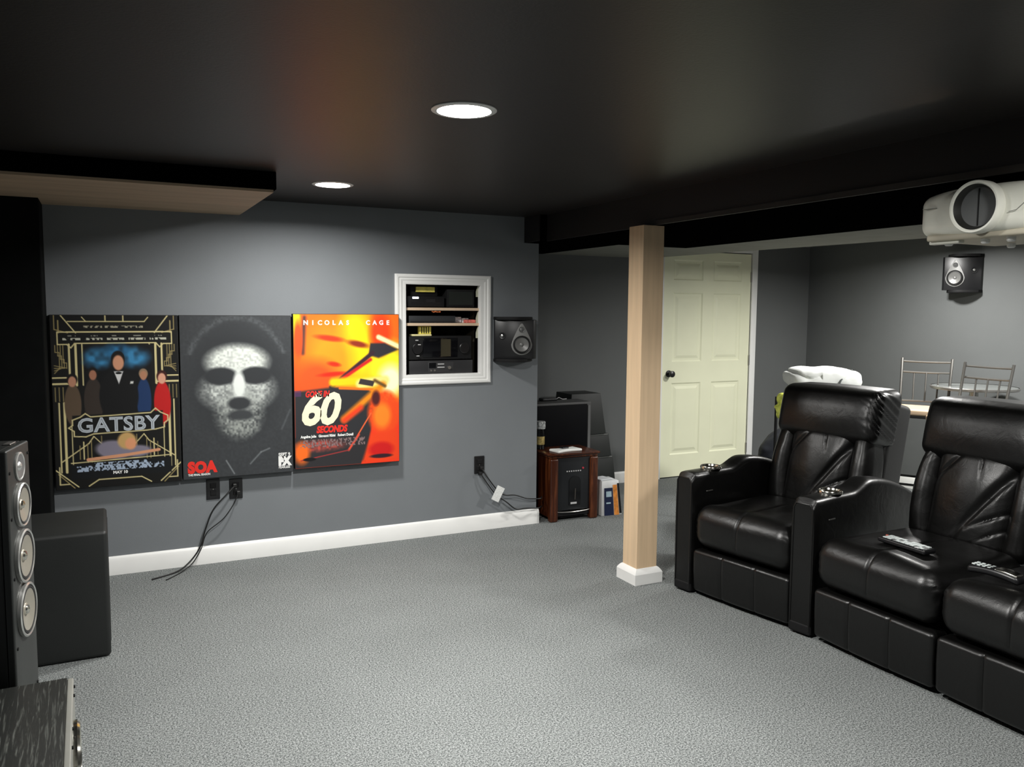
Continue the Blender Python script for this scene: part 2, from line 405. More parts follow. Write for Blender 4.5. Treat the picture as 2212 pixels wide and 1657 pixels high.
lamp(*LAMPS_MAIN[2][:2], CZ, LAMPS_MAIN[2][2], 'unseen round recessed light out of view, placed to brighten the floor by the sofa')
lamp(*LAMPS_BACK[0][:2], CZ, LAMPS_BACK[0][2], 'lit round recessed light over the bar stools')
lamp(*LAMPS_BACK[1][:2], CZ, LAMPS_BACK[1][2], 'lit round recessed light behind the sofa')

# ------------------------------------------------------------------ posters (plain generic art, colours by place)
rng = np.random.default_rng(4)
def vnoise(w, h, gx, gy, seed=0):
    r = np.random.default_rng(seed); g = r.random((gy+2, gx+2))
    x = np.linspace(0, gx, w); y = np.linspace(0, gy, h); xi = x.astype(int); yi = y.astype(int); fx = x-xi; fy = y-yi
    fx = fx*fx*(3-2*fx); fy = fy*fy*(3-2*fy)
    a = g[yi][:, xi]; b = g[yi][:, xi+1]; c = g[yi+1][:, xi]; d = g[yi+1][:, xi+1]
    return (a*(1-fx)+b*fx)*(1-fy)[:, None]+(c*(1-fx)+d*fx)*fy[:, None]
class Art:
    def __init__(s, w, h, asp, base):
        s.w, s.h = w, h; u, v = np.meshgrid(np.linspace(0, 1, w), np.linspace(0, 1, h)); s.u, s.v = u, v; s.asp = asp
        s.c = np.ones((h, w, 3))*np.array(base)
    def mix(s, m, col):
        m = np.clip(m, 0, 1)[..., None]; s.c = s.c*(1-m)+(np.array(col) if not isinstance(col, np.ndarray) else col)*m
    def ell(s, cx, cy, rx, ry, col, soft=0.1, rot=0, a=1.0, mod=None):
        x = (s.u-cx); y = (s.v-cy)*s.asp; t = math.radians(rot); X = x*math.cos(t)+y*math.sin(t); Y = -x*math.sin(t)+y*math.cos(t)
        d = np.sqrt((X/rx)**2+(Y/(ry*s.asp))**2); m = np.clip((1-d)/soft+0.5, 0, 1)*a
        if mod is not None: m = m*mod
        s.mix(m, col)
    def line(s, x0, y0, x1, y1, w, col, a=1.0, soft=0.004):
        A = s.asp; px = s.u-x0; py = (s.v-y0)*A; dx = x1-x0; dy = (y1-y0)*A; L = dx*dx+dy*dy+1e-9
        t = np.clip((px*dx+py*dy)/L, 0, 1); d = np.sqrt((px-t*dx)**2+(py-t*dy)**2); s.mix(np.clip((w/2-d)/soft+0.5, 0, 1)*a, col)
    def pl(s, pts, w, col, **k):
        for p, q in zip(pts[:-1], pts[1:]): s.line(*p, *q, w, col, **k)
    def poly(s, pts, col, soft=0.006, a=1.0):
        # convex polygon, points clockwise in image space
        m = np.ones_like(s.u)*1e9
        n = len(pts)
        for i in range(n):
            x0, y0 = pts[i]; x1, y1 = pts[(i+1) % n]; nx, ny = -(y1-y0), (x1-x0); L = math.hypot(nx, ny)
            m = np.minimum(m, ((s.u-x0)*nx+(s.v-y0)*ny)/L)
        s.mix(np.clip(m/soft+0.5, 0, 1)*a, col)
    def smudge(s, x0, x1, y0, y1, col, dens=0.55, seed=1, a=1.0, cell=0.011):
        # illegible small print
        n = vnoise(s.w, s.h, int(1/cell), int(s.h/s.w*0.8/cell), seed)
        m = (s.u > x0) & (s.u < x1) & (s.v > y0) & (s.v < y1)
        s.mix(np.where(m, np.clip((n-(1-dens))*8, 0, 1), 0)*a, col)

G = (0.80, 0.75, 0.55); G2 = (0.60, 0.54, 0.36)
def art1():
    A = Art(230, 330, 1.49, (0.055, 0.055, 0.05))
    for sx in (0, 1):
        X = lambda x: x if sx == 0 else 1-x
        for x, wd in ((0.135, .016), (0.185, .018), (0.235, .010)): A.line(X(x), .165, X(x), .40, wd, G)
        for x, wd in ((0.045, .012), (0.085, .020), (0.135, .008)): A.line(X(x), .50, X(x), .90, wd, G)
        A.line(X(.0), .355, X(.14), .355, .012, G); A.line(X(.0), .39, X(.17), .39, .016, G)
        for k in range(4): A.pl([(X(.03+.02*k), .17), (X(.03+.02*k), .21+.02*k), (X(.06+.018*k), .21+.02*k), (X(.06+.018*k), .30), (X(.02), .33-.015*k)], .006, G2)
        for k in range(3): A.pl([(X(.02+.03*k), .41), (X(.02+.03*k), .49)], .006, G2)
        A.pl([(X(.03), .00), (X(.03), .08), (X(.13), .10)], .008, G2); A.pl([(X(.08), .0), (X(.19), .10)], .010, G); A.pl([(X(.06), .03), (X(.06), .10)], .01, G2)
        A.pl([(X(0.0), .885), (X(.17), .99)], .010, G); A.pl([(X(.02), .91), (X(.14), .995)], .008, G2); A.pl([(X(.03), .87), (X(.03), .97), (X(.10), .97)], .010, G)
        A.pl([(X(.25), .99), (X(.33), .955), (X(.5), .955)], .010, G)
        A.pl([(X(.30), .70), (X(.26), .74), (X(.05), .84)], .009, G)
        A.pl([(X(.22), .73), (X(.22), .83)], .01, G); A.pl([(X(.25), .74), (X(.25), .85)], .006, G2); A.pl([(X(.28), .72), (X(.28), .85)], .006, G2); A.pl([(X(.19), .75), (X(.19), .83)], .006, G2)
        A.pl([(X(.30), .70), (X(.38), .76)], .008, G); A.pl([(X(.36), .70), (X(.36), .78)], .006, G2)
    A.pl([(.12, .095), (.88, .095)], .012, G); A.pl([(.13, .035), (.27, .035), (.24, .01)], .008, G); A.pl([(.27, .035), (.73, .035), (.76, .01)], .008, G); A.pl([(.42, 0), (.42, .035)], .010, G); A.pl([(.56, 0), (.56, .035)], .010, G)
    A.smudge(.25, .72, .060, .070, (.6, .58, .5), .6, 2)
    A.pl([(.05, .095), (.05, .165), (.12, .165), (.15, .185), (.18, .160), (.82, .160), (.85, .185), (.88, .165), (.95, .165), (.95, .095), (.05, .095)], .010, G)
    for k in range(5): A.smudge(.09+.17*k, .225+.17*k, .128, .140, (.72, .72, .66), .72, 5+k, cell=.012); A.smudge(.13+.17*k, .19+.17*k, .113, .120, (.5, .5, .46), .65, 9+k)
    # centre: a plain blue cloud over dark
    A.poly([(.245, .17), (.775, .17), (.775, .57), (.245, .57)], (.03, .035, .045))
    n = vnoise(A.w, A.h, 26, 36, 3)
    A.ell(.36, .245, .11, .055, (.22, .50, .68), .9, mod=.35+.9*n); A.ell(.64, .245, .11, .055, (.22, .50, .68), .9, mod=.35+.9*n); A.ell(.5, .20, .09, .035, (.16, .42, .60), .9, mod=.3+n)
    # generic standing figures as plain rounded shapes
    def fig(x, y, hr, body, skin, hair, bw, bh):
        A.ell(x, y+bh*.62, bw, bh*.55, body, .12); A.ell(x, y-hr*.25, hr*1.15, hr*.95, hair, .2); A.ell(x, y+hr*.1, hr*.85, hr*.85, skin, .25)
    fig(.15, .375, .036, (.34, .28, .22), (.70, .50, .40), (.07, .05, .05), .065, .22)
    fig(.31, .34, .034, (.20, .17, .15), (.62, .42, .33), (.08, .06, .05), .075, .25)
    fig(.71, .35, .032, (.10, .20, .36), (.66, .47, .36), (.55, .45, .35), .06, .24)
    fig(.86, .37, .038, (.72, .10, .10), (.82, .60, .50), (.22, .08, .07), .070, .24)
    A.ell(.51, .47, .155, .16, (.045, .048, .055), .08); A.ell(.51, .255, .055, .050, (.06, .05, .045), .15); A.ell(.512, .275, .044, .044, (.78, .56, .44), .25)
    A.poly([(.475, .325), (.55, .325), (.512, .40)], (.80, .80, .80)); A.ell(.512, .335, .025, .007, (.03, .03, .03), .3)
    A.poly([(.605, .385), (.63, .385), (.625, .40), (.6, .40)], (.8, .8, .78))
    # title plaque
    A.poly([(.14, .575), (.86, .565), (.86, .685), (.14, .685)], (.055, .058, .055))
    A.pl([(.14, .60), (.20, .585), (.24, .565), (.28, .585), (.76, .575), (.80, .55), (.84, .575), (.90, .595), (.90, .625), (.87, .64), (.87, .665), (.80, .675), (.70, .68), (.30, .685), (.24, .70), (.15, .695), (.15, .665), (.11, .645), (.14, .63), (.14, .60)], .010, G)
    # lower resting figure, plain
    A.ell(.46, .785, .15, .055, (.48, .46, .52), .3, rot=8); A.ell(.64, .80, .12, .035, (.48, .46, .52), .4)
    A.ell(.56, .735, .075, .050, (.74, .60, .38), .3); A.ell(.59, .755, .045, .035, (.84, .58, .42), .4)
    A.line(.25, .835, .55, .82, .028, (.80, .57, .43)); A.line(.55, .82, .82, .80, .026, (.80, .57, .43))
    A.pl([(.12, .85), (.90, .835)], .009, G)
    A.poly([(.12, .86), (.92, .845), (.92, .94), (.12, .945)], (.05, .06, .07))
    A.smudge(.16, .86, .872, .905, (.62, .68, .76), .62, 21); A.smudge(.30, .72, .855, .875, (.62, .68, .76), .6, 22)
    return A
def art2():
    A = Art(230, 330, 1.5, (0.215, 0.225, 0.235))
    n = vnoise(A.w, A.h, 60, 90, 7); n2 = vnoise(A.w, A.h, 10, 14, 8)
    A.c *= (0.93+.12*n)[..., None]
    for r0, a in ((.47, .35), (.49, .25)):
        x = (A.u-.5)/r0; y = (A.v-.42)/(r0*.86); d = np.sqrt(x*x+y*y); A.mix(np.exp(-((d-1)/.035)**2)*(A.v < .24)*(.3+n)*a, (.52, .54, .55))
    # soft pale oval with darker blots: a plain indistinct face
    A.ell(.50, .38, .40, .34, (.17, .18, .19), .6)
    A.ell(.50, .285, .27, .105, (.86, .88, .85), .45, mod=.75+.35*n)
    A.ell(.50, .46, .31, .13, (.78, .80, .78), .55, mod=.45+.6*n)
    A.ell(.51, .60, .20, .15, (.62, .64, .62), .6, mod=.15+.9*n)
    for x in (.345, .665): A.ell(x, .372, .150, .055, (.18, .19, .20), .3)
    A.ell(.51, .43, .055, .085, (.86, .88, .86), .5); A.ell(.51, .545, .105, .040, (.19, .20, .21), .4); A.ell(.52, .62, .12, .035, (.22, .23, .24), .5)
    A.ell(.52, .70, .14, .045, (.58, .60, .58), .9, mod=.1+1.1*n)
    A.pl([(.38, .90), (.45, .985)], .012, (.5, .52, .53), soft=.01, a=.8); A.pl([(.60, .93), (.70, .86), (.78, .84)], .012, (.5, .52, .53), soft=.012, a=.7)
    A.pl([(.98, .60), (.90, .72)], .010, (.4, .42, .43), soft=.02, a=.6)
    return A
def art3():
    A = Art(240, 330, 1.41, (0.98, 0.42, 0.10))
    u, v = A.u, A.v; n = vnoise(A.w, A.h, 9, 12, 11); nf = vnoise(A.w, A.h, 50, 70, 12)
    warm = np.clip(1.1-v*1.6+.3*(u-.3), 0, 1)
    A.mix(np.clip(v*1.8-.35, 0, 1), (.93, .22, .10))
    A.ell(.58, .22, .16, .26, (1.0, .88, .08), .9); A.ell(.90, .38, .22, .18, (1.0, .93, .15), .7); A.ell(.92, .44, .12, .10, (1.0, .98, .80), .8)
    A.ell(.33, .30, .22, .22, (.98, .58, .12), .9); A.ell(.20, .42, .2, .12, (.95, .33, .12), .8)
    A.ell(.82, .12, .10, .14, (.93, .25, .08), .7); A.ell(.02, .05, .04, .12, (.85, .85, .10), .6)
    A.line(.10, .02, .08, .25, .035, (.30, .20, .20), soft=.03); A.ell(.04, .16, .04, .12, (.90, .30, .12), .6)
    # plain profile blots
    A.ell(.33, .155, .13, .018, (.80, .22, .10), .8, rot=8); A.ell(.60, .195, .10, .020, (.55, .18, .10), .8, rot=12); A.ell(.37, .325, .06, .015, (.80, .18, .08), .8, rot=10); A.ell(.36, .39, .13, .014, (.82, .16, .08), .8, rot=-4)
    # streaks and dark diagonal
    A.poly([(.02, .505), (.36, .46), (.70, .22), (1.0, .22), (1.0, .27), (.62, .50), (.50, .95), (1.0, .95), (1, 1), (.0, 1)], (.17, .17, .18)) if False else None
    A.line(.80, .15, 1.0, .215, .045, (1.0, .92, .70), soft=.02)
    A.poly([(.72, .19), (.86, .19), (1.0, .235), (.80, .29), (.70, .27)], (.19, .18, .20), soft=.015)
    A.line(.34, .475, .74, .255, .040, (.22, .14, .18), soft=.015); A.line(.45, .42, .72, .30, .030, (.80, .14, .14), soft=.015)
    A.poly([(.0, .50), (.36, .475), (.70, .50), (.78, .55), (.66, .98), (.0, .99)], (.175, .178, .19), soft=.02)
    A.poly([(.0, .80), (.70, .80), (.62, 1.0), (.0, 1.0)], (.175, .17, .18), soft=.01)
    A.line(.36, .445, .80, .435, .075, (1.0, .80, .08), soft=.03); A.line(.62, .46, .86, .44, .09, (.98, .88, .50), soft=.03)
    A.poly([(.62, .425), (.76, .445), (.74, .48), (.60, .46)], (.22, .20, .20)); A.line(.42, .485, .74, .50, .02, (.98, .45, .12), soft=.01)
    A.line(.46, .69, .84, .47, .060, (.97, .55, .10), soft=.04); A.line(.46, .70, .62, .62, .05, (.92, .25, .12), soft=.04)
    A.line(.76, .44, .86, .48, .03, (.40, .30, .15), soft=.02)
    # plain red-orange shape lower right
    A.ell(.85, .66, .16, .15, (.93, .30, .10), .25, mod=.8+.3*nf); A.ell(.83, .68, .085, .085, (.98, .52, .14), .6)
    A.poly([(.72, .80), (.98, .78), (1.0, .98), (.63, .99)], (.92, .26, .10), soft=.03); A.ell(.82, .91, .12, .05, (.80, .10, .10), .5); A.ell(.82, .955, .11, .014, (.20, .10, .14), .4)
    A.ell(.77, .56, .04, .05, (.30, .12, .12), .6)
    A.line(.52, .88, .72, .66, .012, (.93, .40, .22)); A.line(.50, .90, .60, .80, .02, (.88, .30, .22), soft=.01)
    A.ell(.22, .86, .22, .035, (.72, .30, .26), .8, mod=.3+.9*nf); A.ell(.06, .90, .07, .07, (.95, .42, .12), .7); A.line(.05, .95, .50, .90, .010, (.6, .2, .2)); A.ell(.13, .945, .06, .012, (.07, .07, .08), .3)
    A.smudge(.05, .66, .815, .868, (.50, .42, .42), .55, 31, cell=.010)
    A.mix(((v > .49) & (v < .53))*(u < .06)*.6, (.35, .2, .4))
    return A
M_canvas_edge = mat('black_canvas_edge', (0.006, 0.006, 0.006), 0.7)
def print_mat():
    m = bpy.data.materials.new('poster_print'); m.use_nodes = True; nt = m.node_tree; b = nt.nodes['Principled BSDF']
    a = nt.nodes.new('ShaderNodeVertexColor'); a.layer_name = 'ink'; nt.links.new(a.outputs[0], b.inputs['Base Color'])
    b.inputs['Roughness'].default_value = 0.55; b.inputs['Specular IOR Level'].default_value = 0.3
    tc = nt.nodes.new('ShaderNodeTexCoord'); n = nt.nodes.new('ShaderNodeTexNoise'); n.inputs['Scale'].default_value = 900
    nt.links.new(tc.outputs['Object'], n.inputs['Vector']); bp = nt.nodes.new('ShaderNodeBump'); bp.inputs['Strength'].default_value = .1; bp.inputs['Distance'].default_value = .0005
    nt.links.new(n.outputs['Fac'], bp.inputs['Height']); nt.links.new(bp.outputs[0], b.inputs['Normal'])
    return m
M_print = print_mat()
def poster(name, label, x0, x1, z0, z1, yf, yb, art, gap=0.0):
    t = thing(name, label, 'poster', ((x0+x1)/2, yb, z0), 0, 'movie posters on the wall'); W = x1-x0; Hh = z1-z0; D = yb-yf
    MB().box(-W/2, W/2, -D+.0012, 0, 0, Hh).build('stretcher_box', M_canvas_edge, t, bevel=0.003, smooth=0)
    A = art(); w, h = A.w, A.h
    c = np.clip(A.c, 0, 1); lin = np.where(c <= .04045, c/12.92, ((c+.055)/1.055)**2.4)
    i = .003
    xs = np.linspace(-W/2+i, W/2-i, w); zz = np.linspace(Hh-i, i+gap, h)
    vs = [(x, -D, z) for z in zz for x in xs]
    fs = [(r*w+q, (r+1)*w+q, (r+1)*w+q+1, r*w+q+1) for r in range(h-1) for q in range(w-1)]
    me = bpy.data.meshes.new('print'); me.from_pydata(vs, [], fs)
    at = me.color_attributes.new('ink', 'FLOAT_COLOR', 'POINT')
    rgba = np.ones((h*w, 4), dtype=np.float32); rgba[:, :3] = lin.reshape(-1, 3); at.data.foreach_set('color', rgba.ravel())
    me.materials.append(M_print); o = bpy.data.objects.new('print', me); COL.objects.link(o); o.parent = t
    def put(body, u, v, size, m, **k):
        Mx = T(-W/2+u*W, -D-.0004, Hh*(1-v)) @ RX_(90)
        return text(body, size, m, 'lettering', t, Mx, extrude=.0004, **k)
    return t, put
def pm(name, col): return mat(name, col, 0.5, spec=0.3, var=0.02)
I_silver = pm('ink_silver', (.42, .46, .50)); I_white = pm('ink_white', (.80, .80, .78)); I_red = pm('ink_red', (.75, .03, .02)); I_cream = pm('ink_cream', (.88, .82, .58)); I_dark = pm('ink_dark', (.03, .035, .04)); I_gold = pm('ink_gold', (.45, .38, .2))
k = 0.9885
t1, put = poster('wall_poster', 'black and gold film poster titled GATSBY, leftmost of the three', -0.250, 0.380, 0.513, 1.457, 4.975, WY, art1)
put('GATSBY', .5, .672, .108, I_silver, offset=.003, align='CENTER', spacing=1.05, sx=1.0)
put('GATSBY', .5, .672, .108, I_dark, offset=-.0045, align='CENTER', spacing=1.05, sx=1.0).location.y -= .0005
put('MAY 10', .5, .925, .022, I_white, offset=.001, align='CENTER')
t2, put = poster('wall_poster', 'dark grey poster with a pale face and red SOA lettering, middle one', 0.386, 1.008, 0.516, 1.457, 4.975, WY, art2)
put('SOA', .045, .958, .086, I_red, offset=.006, sx=.88, spacing=1.05)
put('THE FINAL SEASON', .045, .978, .016, I_white, offset=.0006, sx=.85)
put('SEPT 9', .86, .895, .030, I_white, offset=.001, sx=.8)
put('FX', .86, .950, .068, I_white, offset=.006, sx=.85)
put('FEARLESS', .86, .972, .019, I_white, offset=.0005, sx=.85)
t3, put = poster('wall_poster', 'orange and yellow poster with a large white 60, beside the wall recess', 1.016, 1.676, 0.530, 1.468, 4.966, 5.0075, art3)
for i, ch in enumerate('NICOLAS..CAGE'):
    if ch != '.': put(ch, .115+.0645*i, .070, .038, I_white, offset=.0014, align='CENTER')
put('GONE IN', .10, .535, .050, I_red, offset=.002, shear=.2, sx=.70)
put('60', .045, .712, .265, I_cream, offset=.009, shear=.25, sx=.92, spacing=.90)
put('SECONDS', .20, .770, .055, I_red, offset=.003, shear=.2, sx=.76)
put('Angelina Jolie   Giovanni Ribisi   Robert Duvall', .055, .800, .0215, I_white, offset=.0009, sx=.80)

# ------------------------------------------------------------------ recess frame, shelves, devices
fx0, fx1, fz0, fz1 = 1.668, 2.338, 1.012, 1.724
fr = MB(); rings = [(0, 0), (0, .015), (.008, .019), (.022, .019), (.028, .013), (.040, .015), (.052, .011), (.060, .012), (.074, .009), (.076, 0), (.076, -.03)]
vs = []; fs = []
for ins, dep in rings: vs += [(fx0+ins, WY-dep, fz0+ins*.86), (fx1-ins, WY-dep, fz0+ins*.86), (fx1-ins, WY-dep, fz1-ins*.86), (fx0+ins, WY-dep, fz1-ins*.86)]
for q in range(len(rings)-1):
    for i in range(4): fs.append((4*q+i, 4*q+(i+1) % 4, 4*q+4+(i+1) % 4, 4*q+4+i))
fr.add(vs, fs); struct('trim_8', fr, M_trim, 'white moulded frame around the equipment recess', smooth=25)
M_shelf = mat('pine_shelf', (0.62, 0.47, 0.33), 0.5, var=0.08, stretch=(.5, 4, 4))
for z, lab in ((1.502, 'upper thin wooden shelf in the wall recess'), (1.402, 'lower thin wooden shelf in the wall recess')):
    tag(MB().box(NX0+.001, NX1-.001, WY+.012, WY+.40, z-.009, z+.009).build('recess_shelf', M_shelf, bevel=.002, smooth=0), lab, 'shelf', 'shelves in the recess')
# shelf brackets
for z, lab in ((1.630, 'pale clip on the right side near the top of the recess'), (1.455, 'pale bracket between the two recess shelves'), (1.355, 'pale bracket under the lower recess shelf')):
    b = MB(); b.prism([(0, 0), (.022, 0), (.022, .070), (.015, .085), (0, .035)], -.004, .004, T(NX1-.024, WY+.03, z-.045) @ RX_(90) @ T(0, 0, 0))
    tag(b.build('shelf_bracket', mat('pale_bracket', (.42, .42, .33), .5)), lab, 'bracket', 'brackets in the recess')
yb = WY+.03
def av(name, label, x0, x1, z0, z1, y0=yb, dep=.3, m=M_blackplastic, cat='electronics'):
    t = thing(name, label, cat, ((x0+x1)/2, y0+dep, z0)); W = x1-x0; h = z1-z0
    MB().box(-W/2, W/2, -dep, 0, .0 if h < .05 else .006, h).build('housing', m, t, bevel=.003)
    if h >= .05:
        for sx in (-1, 1): MB().cyl((sx*(W/2-.03), -dep+.04, 0), (sx*(W/2-.03), -dep+.04, .007), .012).build('foot', M_rubber, t)
    return t, W, h, dep
M_led = emis('led_white', (.75, .8, 1.0), 6.0); M_panel = mat('panel_dark', (.016, .016, .018), .25)
t, W, h, d = av('media_player', 'black box with a small white light on the upper shelf', 1.765, 2.02, 1.5111, 1.585)
MB().box(-W/2+.035, -W/2+.075, -d-.002, -d, h*.78, h*.93).build('status_light', M_led, t)
MB().box(-W/2+.13, -W/2+.19, -d-.002, -d, h*.45, h*.75).build('display_window', M_panel, t)
for j in range(3): MB().box(-W/2+.03, W/2-.03, -d-.001, -d, .014+.009*j, .017+.009*j).build('vent_line', M_panel, t)
t, W, h, d = av('network_box', 'plain black box at the right end of the upper shelf', 2.04, 2.235, 1.5111, 1.632, m=M_blackmatte)
MB().box(-W/2+.012, W/2-.012, -d-.002, -d, .02, h-.015).build('front_panel', mat('box_front', (.010, .013, .011), .5), t)
M_yel = mat('yellow_paper', (.72, .62, .13), .6, var=.2, vscale=40)
o = MB().box(1.835, 1.965, WY+.06, WY+.075, 1.612, 1.646).build('yellow_label_strip', M_yel, bevel=.002); tag(o, 'yellow strip at the top of the wall recess', 'label')
o.location = (0, 0, 0)
MB_ = MB().box(1.80, 1.99, WY+.075, WY+.2, 1.586, 1.6675); tag(MB_.build('cable_box', M_blackmatte, bevel=.004), 'small dark box behind the yellow strip atop the media player', 'box')
t, W, h, d = av('disc_player', 'slim dark grey player between the two shelves', 1.775, 2.10, 1.4111, 1.458, m=mat('grey_case', (.045, .048, .052), .35, metal=.4))
MB().box(-W/2+.01, W/2-.01, -d-.002, -d, .004, .013).build('tray_line', M_panel, t)
def clutter(name, label, x, z, parts, cat):
    t = thing(name, label, cat, (x, WY+.07, z))
    return t
for (x, lab, c, s) in ((2.145, 'small grey and white gadget on the lower shelf', (.5, .5, .52), (.05, .06, .040)), (2.20, 'white and black packet on the lower shelf', (.7, .66, .66), (.05, .05, .032)), (2.215, 'red packet at the right end of the lower shelf', (.65, .16, .13), (.07, .05, .022))):
    tag(MB().rbox(s, .004, c=(x, WY+.06+(.065 if 'red' not in lab else 0), 1.4112+s[2]/2)).build('small_packet', mat('pkt%s' % str(c), c, .5, var=.5, vscale=60)), lab, 'packet')
o = MB().tube([(1.93+.012*i, WY+.022+.004*math.sin(i*2), 1.488-.006*abs(math.sin(i*1.4))) for i in range(6)], .0035, 6).build('orange_wire', mat('orange_wire', (.75, .2, .06), .5)); tag(o, 'short orange wire under the upper shelf', 'wire')
# receiver
t, W, h, d = av('av_receiver', 'large black receiver with a glass display in the recess', 1.775, 2.215, 1.166, 1.325, dep=.33, m=M_blackmatte)
MB().box(-.125, .12, -d-.003, -d, .02, h-.012).build('display_glass', M_gloss, t, bevel=.002)
MB().box(.00, .07, -d-.004, -d-.003, .025, h-.02).build('display_shade', mat('glass_tint', (.035, .032, .02), .2), t)
for sx in (-1, 1): MB().lathe([(.036, 0), (.036, .012), (.032, .016), (0.001, .016)], 32, T(sx*.165, -d, h*.5) @ RX_(90)).build('dial', M_blackplastic, t)
for (x, z) in ((-.172, h*.84), (-.155, h*.66), (-.165, h*.20)): MB().rbox((.02, .003, .006), .001, c=(x, -d-.017, z), M=None).build('print_mark', mat('grey_mark', (.5, .5, .5), .5), t)
# amp
t, W, h, d = av('power_amplifier', 'black amplifier with a small grey display at the recess bottom', 1.775, 2.225, NZ0+.002, 1.165, dep=.34, m=mat('charcoal_case', (.018, .018, .020), .45))
MB().box(-.095, .085, -d-.003, -d, .016, .082).build('control_panel', mat('ctl', (.03, .03, .032), .4), t, bevel=.002)
MB().box(-.088, -.040, -d-.0045, -d-.003, .044, .078).build('screen', M_gloss, t)
for (x, z, wd) in ((-.005, .066, .045), (-.005, .045, .05)): MB().box(x-wd/2, x+wd/2, -d-.005, -d-.003, z, z+.006).build('button_row', mat('grey_mark', (.5, .5, .5), .5), t)
for x in (-.075, -.05): MB().cyl((x, -d-.003, .028), (x, -d-.009, .028), .006, 12).build('button', M_brushed, t)
MB().cyl((.052, -d-.003, .045), (.052, -d-.016, .045), .011, 20).build('volume_knob', M_brushed, t)
# yellow papers above receiver
t = thing('paper_stack', 'yellow papers with black strokes lying atop the receiver', 'paper', (1.87, WY+.045, 1.3252))
MB().rbox((.135, .06, .012), .003, c=(0, .03, .006)).build('base_sheet', mat('cream_sheet', (.75, .68, .35), .6), t)
MB().rbox((.085, .03, .052), .004, c=(.028, .03, .038)).build('folded_sheet', M_yel, t)
for i in range(4): MB().box(.0+.016*i, .006+.016*i, .0135, .015, .018, .060).build('stroke', M_blackmatte, t)

# ------------------------------------------------------------------ wall surround speakers
def driver(mb_ring, parent, M, r, cone=M_cone, ring=M_silver, ringw=.10):
    MB().lathe([(r, 0), (r, .009), (r*(1-ringw*.5), .012), (r*(1-ringw), .010), (r*(1-ringw), .0)], 40, M, caps=False).build('ring', ring, parent)
    MB().lathe([(r*(1-ringw), .004), (r*.86, .010), (r*.80, .011), (r*.76, .009)], 40, M, caps=False).build('surround', M_surround, parent)
    MB().lathe([(r*.78, .0095), (r*.55, .0050), (r*.24, .0008), (r*.22, .0030), (r*.12, .0062), (.0005, .0072)], 40, M, caps=False).build('cone', cone, parent)
def wall_speaker(name, label, loc, rz, mirror=1):
    t = thing(name, label, 'speaker', loc, rz, 'wall mounted surround speakers'); hh = .262
    # local: wall plane y = 0, front towards -y
    P = [(-.150, 0), (-.150, -.022), (-.075, -.095), (.080, -.145), (.108, -.128), (.125, 0)]
    if mirror < 0: P = [(-x, y) for x, y in P][::-1]
    MB().prism(P, -hh/2, hh/2).build('cabinet', M_blackplastic, t, bevel=.004)
    # curved plates top and bottom
    for sz in (-1, 1):
        arc = [(mirror*(-.152+.278*i/12), -.012-.142*math.sin(PI*min(1, (i+.8)/12*.90))**.8) for i in range(13)]
        arc = [(mirror*-.152, 0)]+arc+[(mirror*.127, 0)]
        z0 = sz*hh/2+(0 if sz > 0 else -.020); MB().prism(arc, z0, z0+.020).build('end_plate', M_blackmatte, t, bevel=.002)
    a = Vector((-.075*mirror, -.095, 0)); b = Vector((.080*mirror, -.145, 0)); mid = (a+b)/2; d = (b-a).normalized()*mirror
    Nn = Vector((d.y, -d.x, 0))
    if Nn.y > 0: Nn = -Nn
    M = Matrix((d, Vector((0, 0, 1)), Nn)).transposed().to_4x4(); M.translation = mid+Nn*.0005
    # teardrop bezel
    pts = []
    for i in range(40):
        an = 2*PI*i/40; x = math.cos(an); y = math.sin(an)
        if y >= 0: pts.append((x*.071*(1-.60*y**1.1), -.034+y*.142))
        else: pts.append((x*.071, -.034+y*.070))
    MB().prism(pts, 0, .004, M).build('bezel', mat('bezel_silver', (.20, .20, .195), .45, metal=.2), t, bevel=.001)
    wo = M @ T(0, -.034, .0045); driver(None, t, wo, .060, cone=mat('cone_grey', (.16, .16, .155), .35, metal=.2), ring=M_surround)
    tw = M @ T(0, .066, .0045); MB().lathe([(.020, 0), (.019, .003), (.014, .001), (.009, .004), (.0005, .007)], 24, tw, caps=False).build('tweeter', M_coned, t)
    a = Vector((-.150*mirror, -.022, 0)); b = Vector((-.075*mirror, -.095, 0)); mid = (a+b)/2; d = (b-a).normalized()*mirror; Nn = Vector((d.y, -d.x, 0))
    if Nn.y > 0: Nn = -Nn
    M = Matrix((d, Vector((0, 0, 1)), Nn)).transposed().to_4x4(); M.translation = mid+Nn*.0005+Vector((0, 0, .025))
    MB().lathe([(.026, 0), (.026, .003), (.018, .004), (.014, .002), (.010, .007), (.0005, .010)], 24, M, caps=False).build('side_tweeter', M_blackplastic, t)
    MB().lathe([(.011, .006), (.008, .011), (.0005, .013)], 20, M, caps=False).build('tweeter_dome', M_silver, t)
    return t
wall_speaker('surround_speaker', 'black wedge speaker on the wall beside the equipment recess', (2.515, WY, 1.303), 0)
wall_speaker('surround_speaker', 'black wedge speaker high on the right wall below the projector', (RX, 4.305, 1.815), -90, -1)

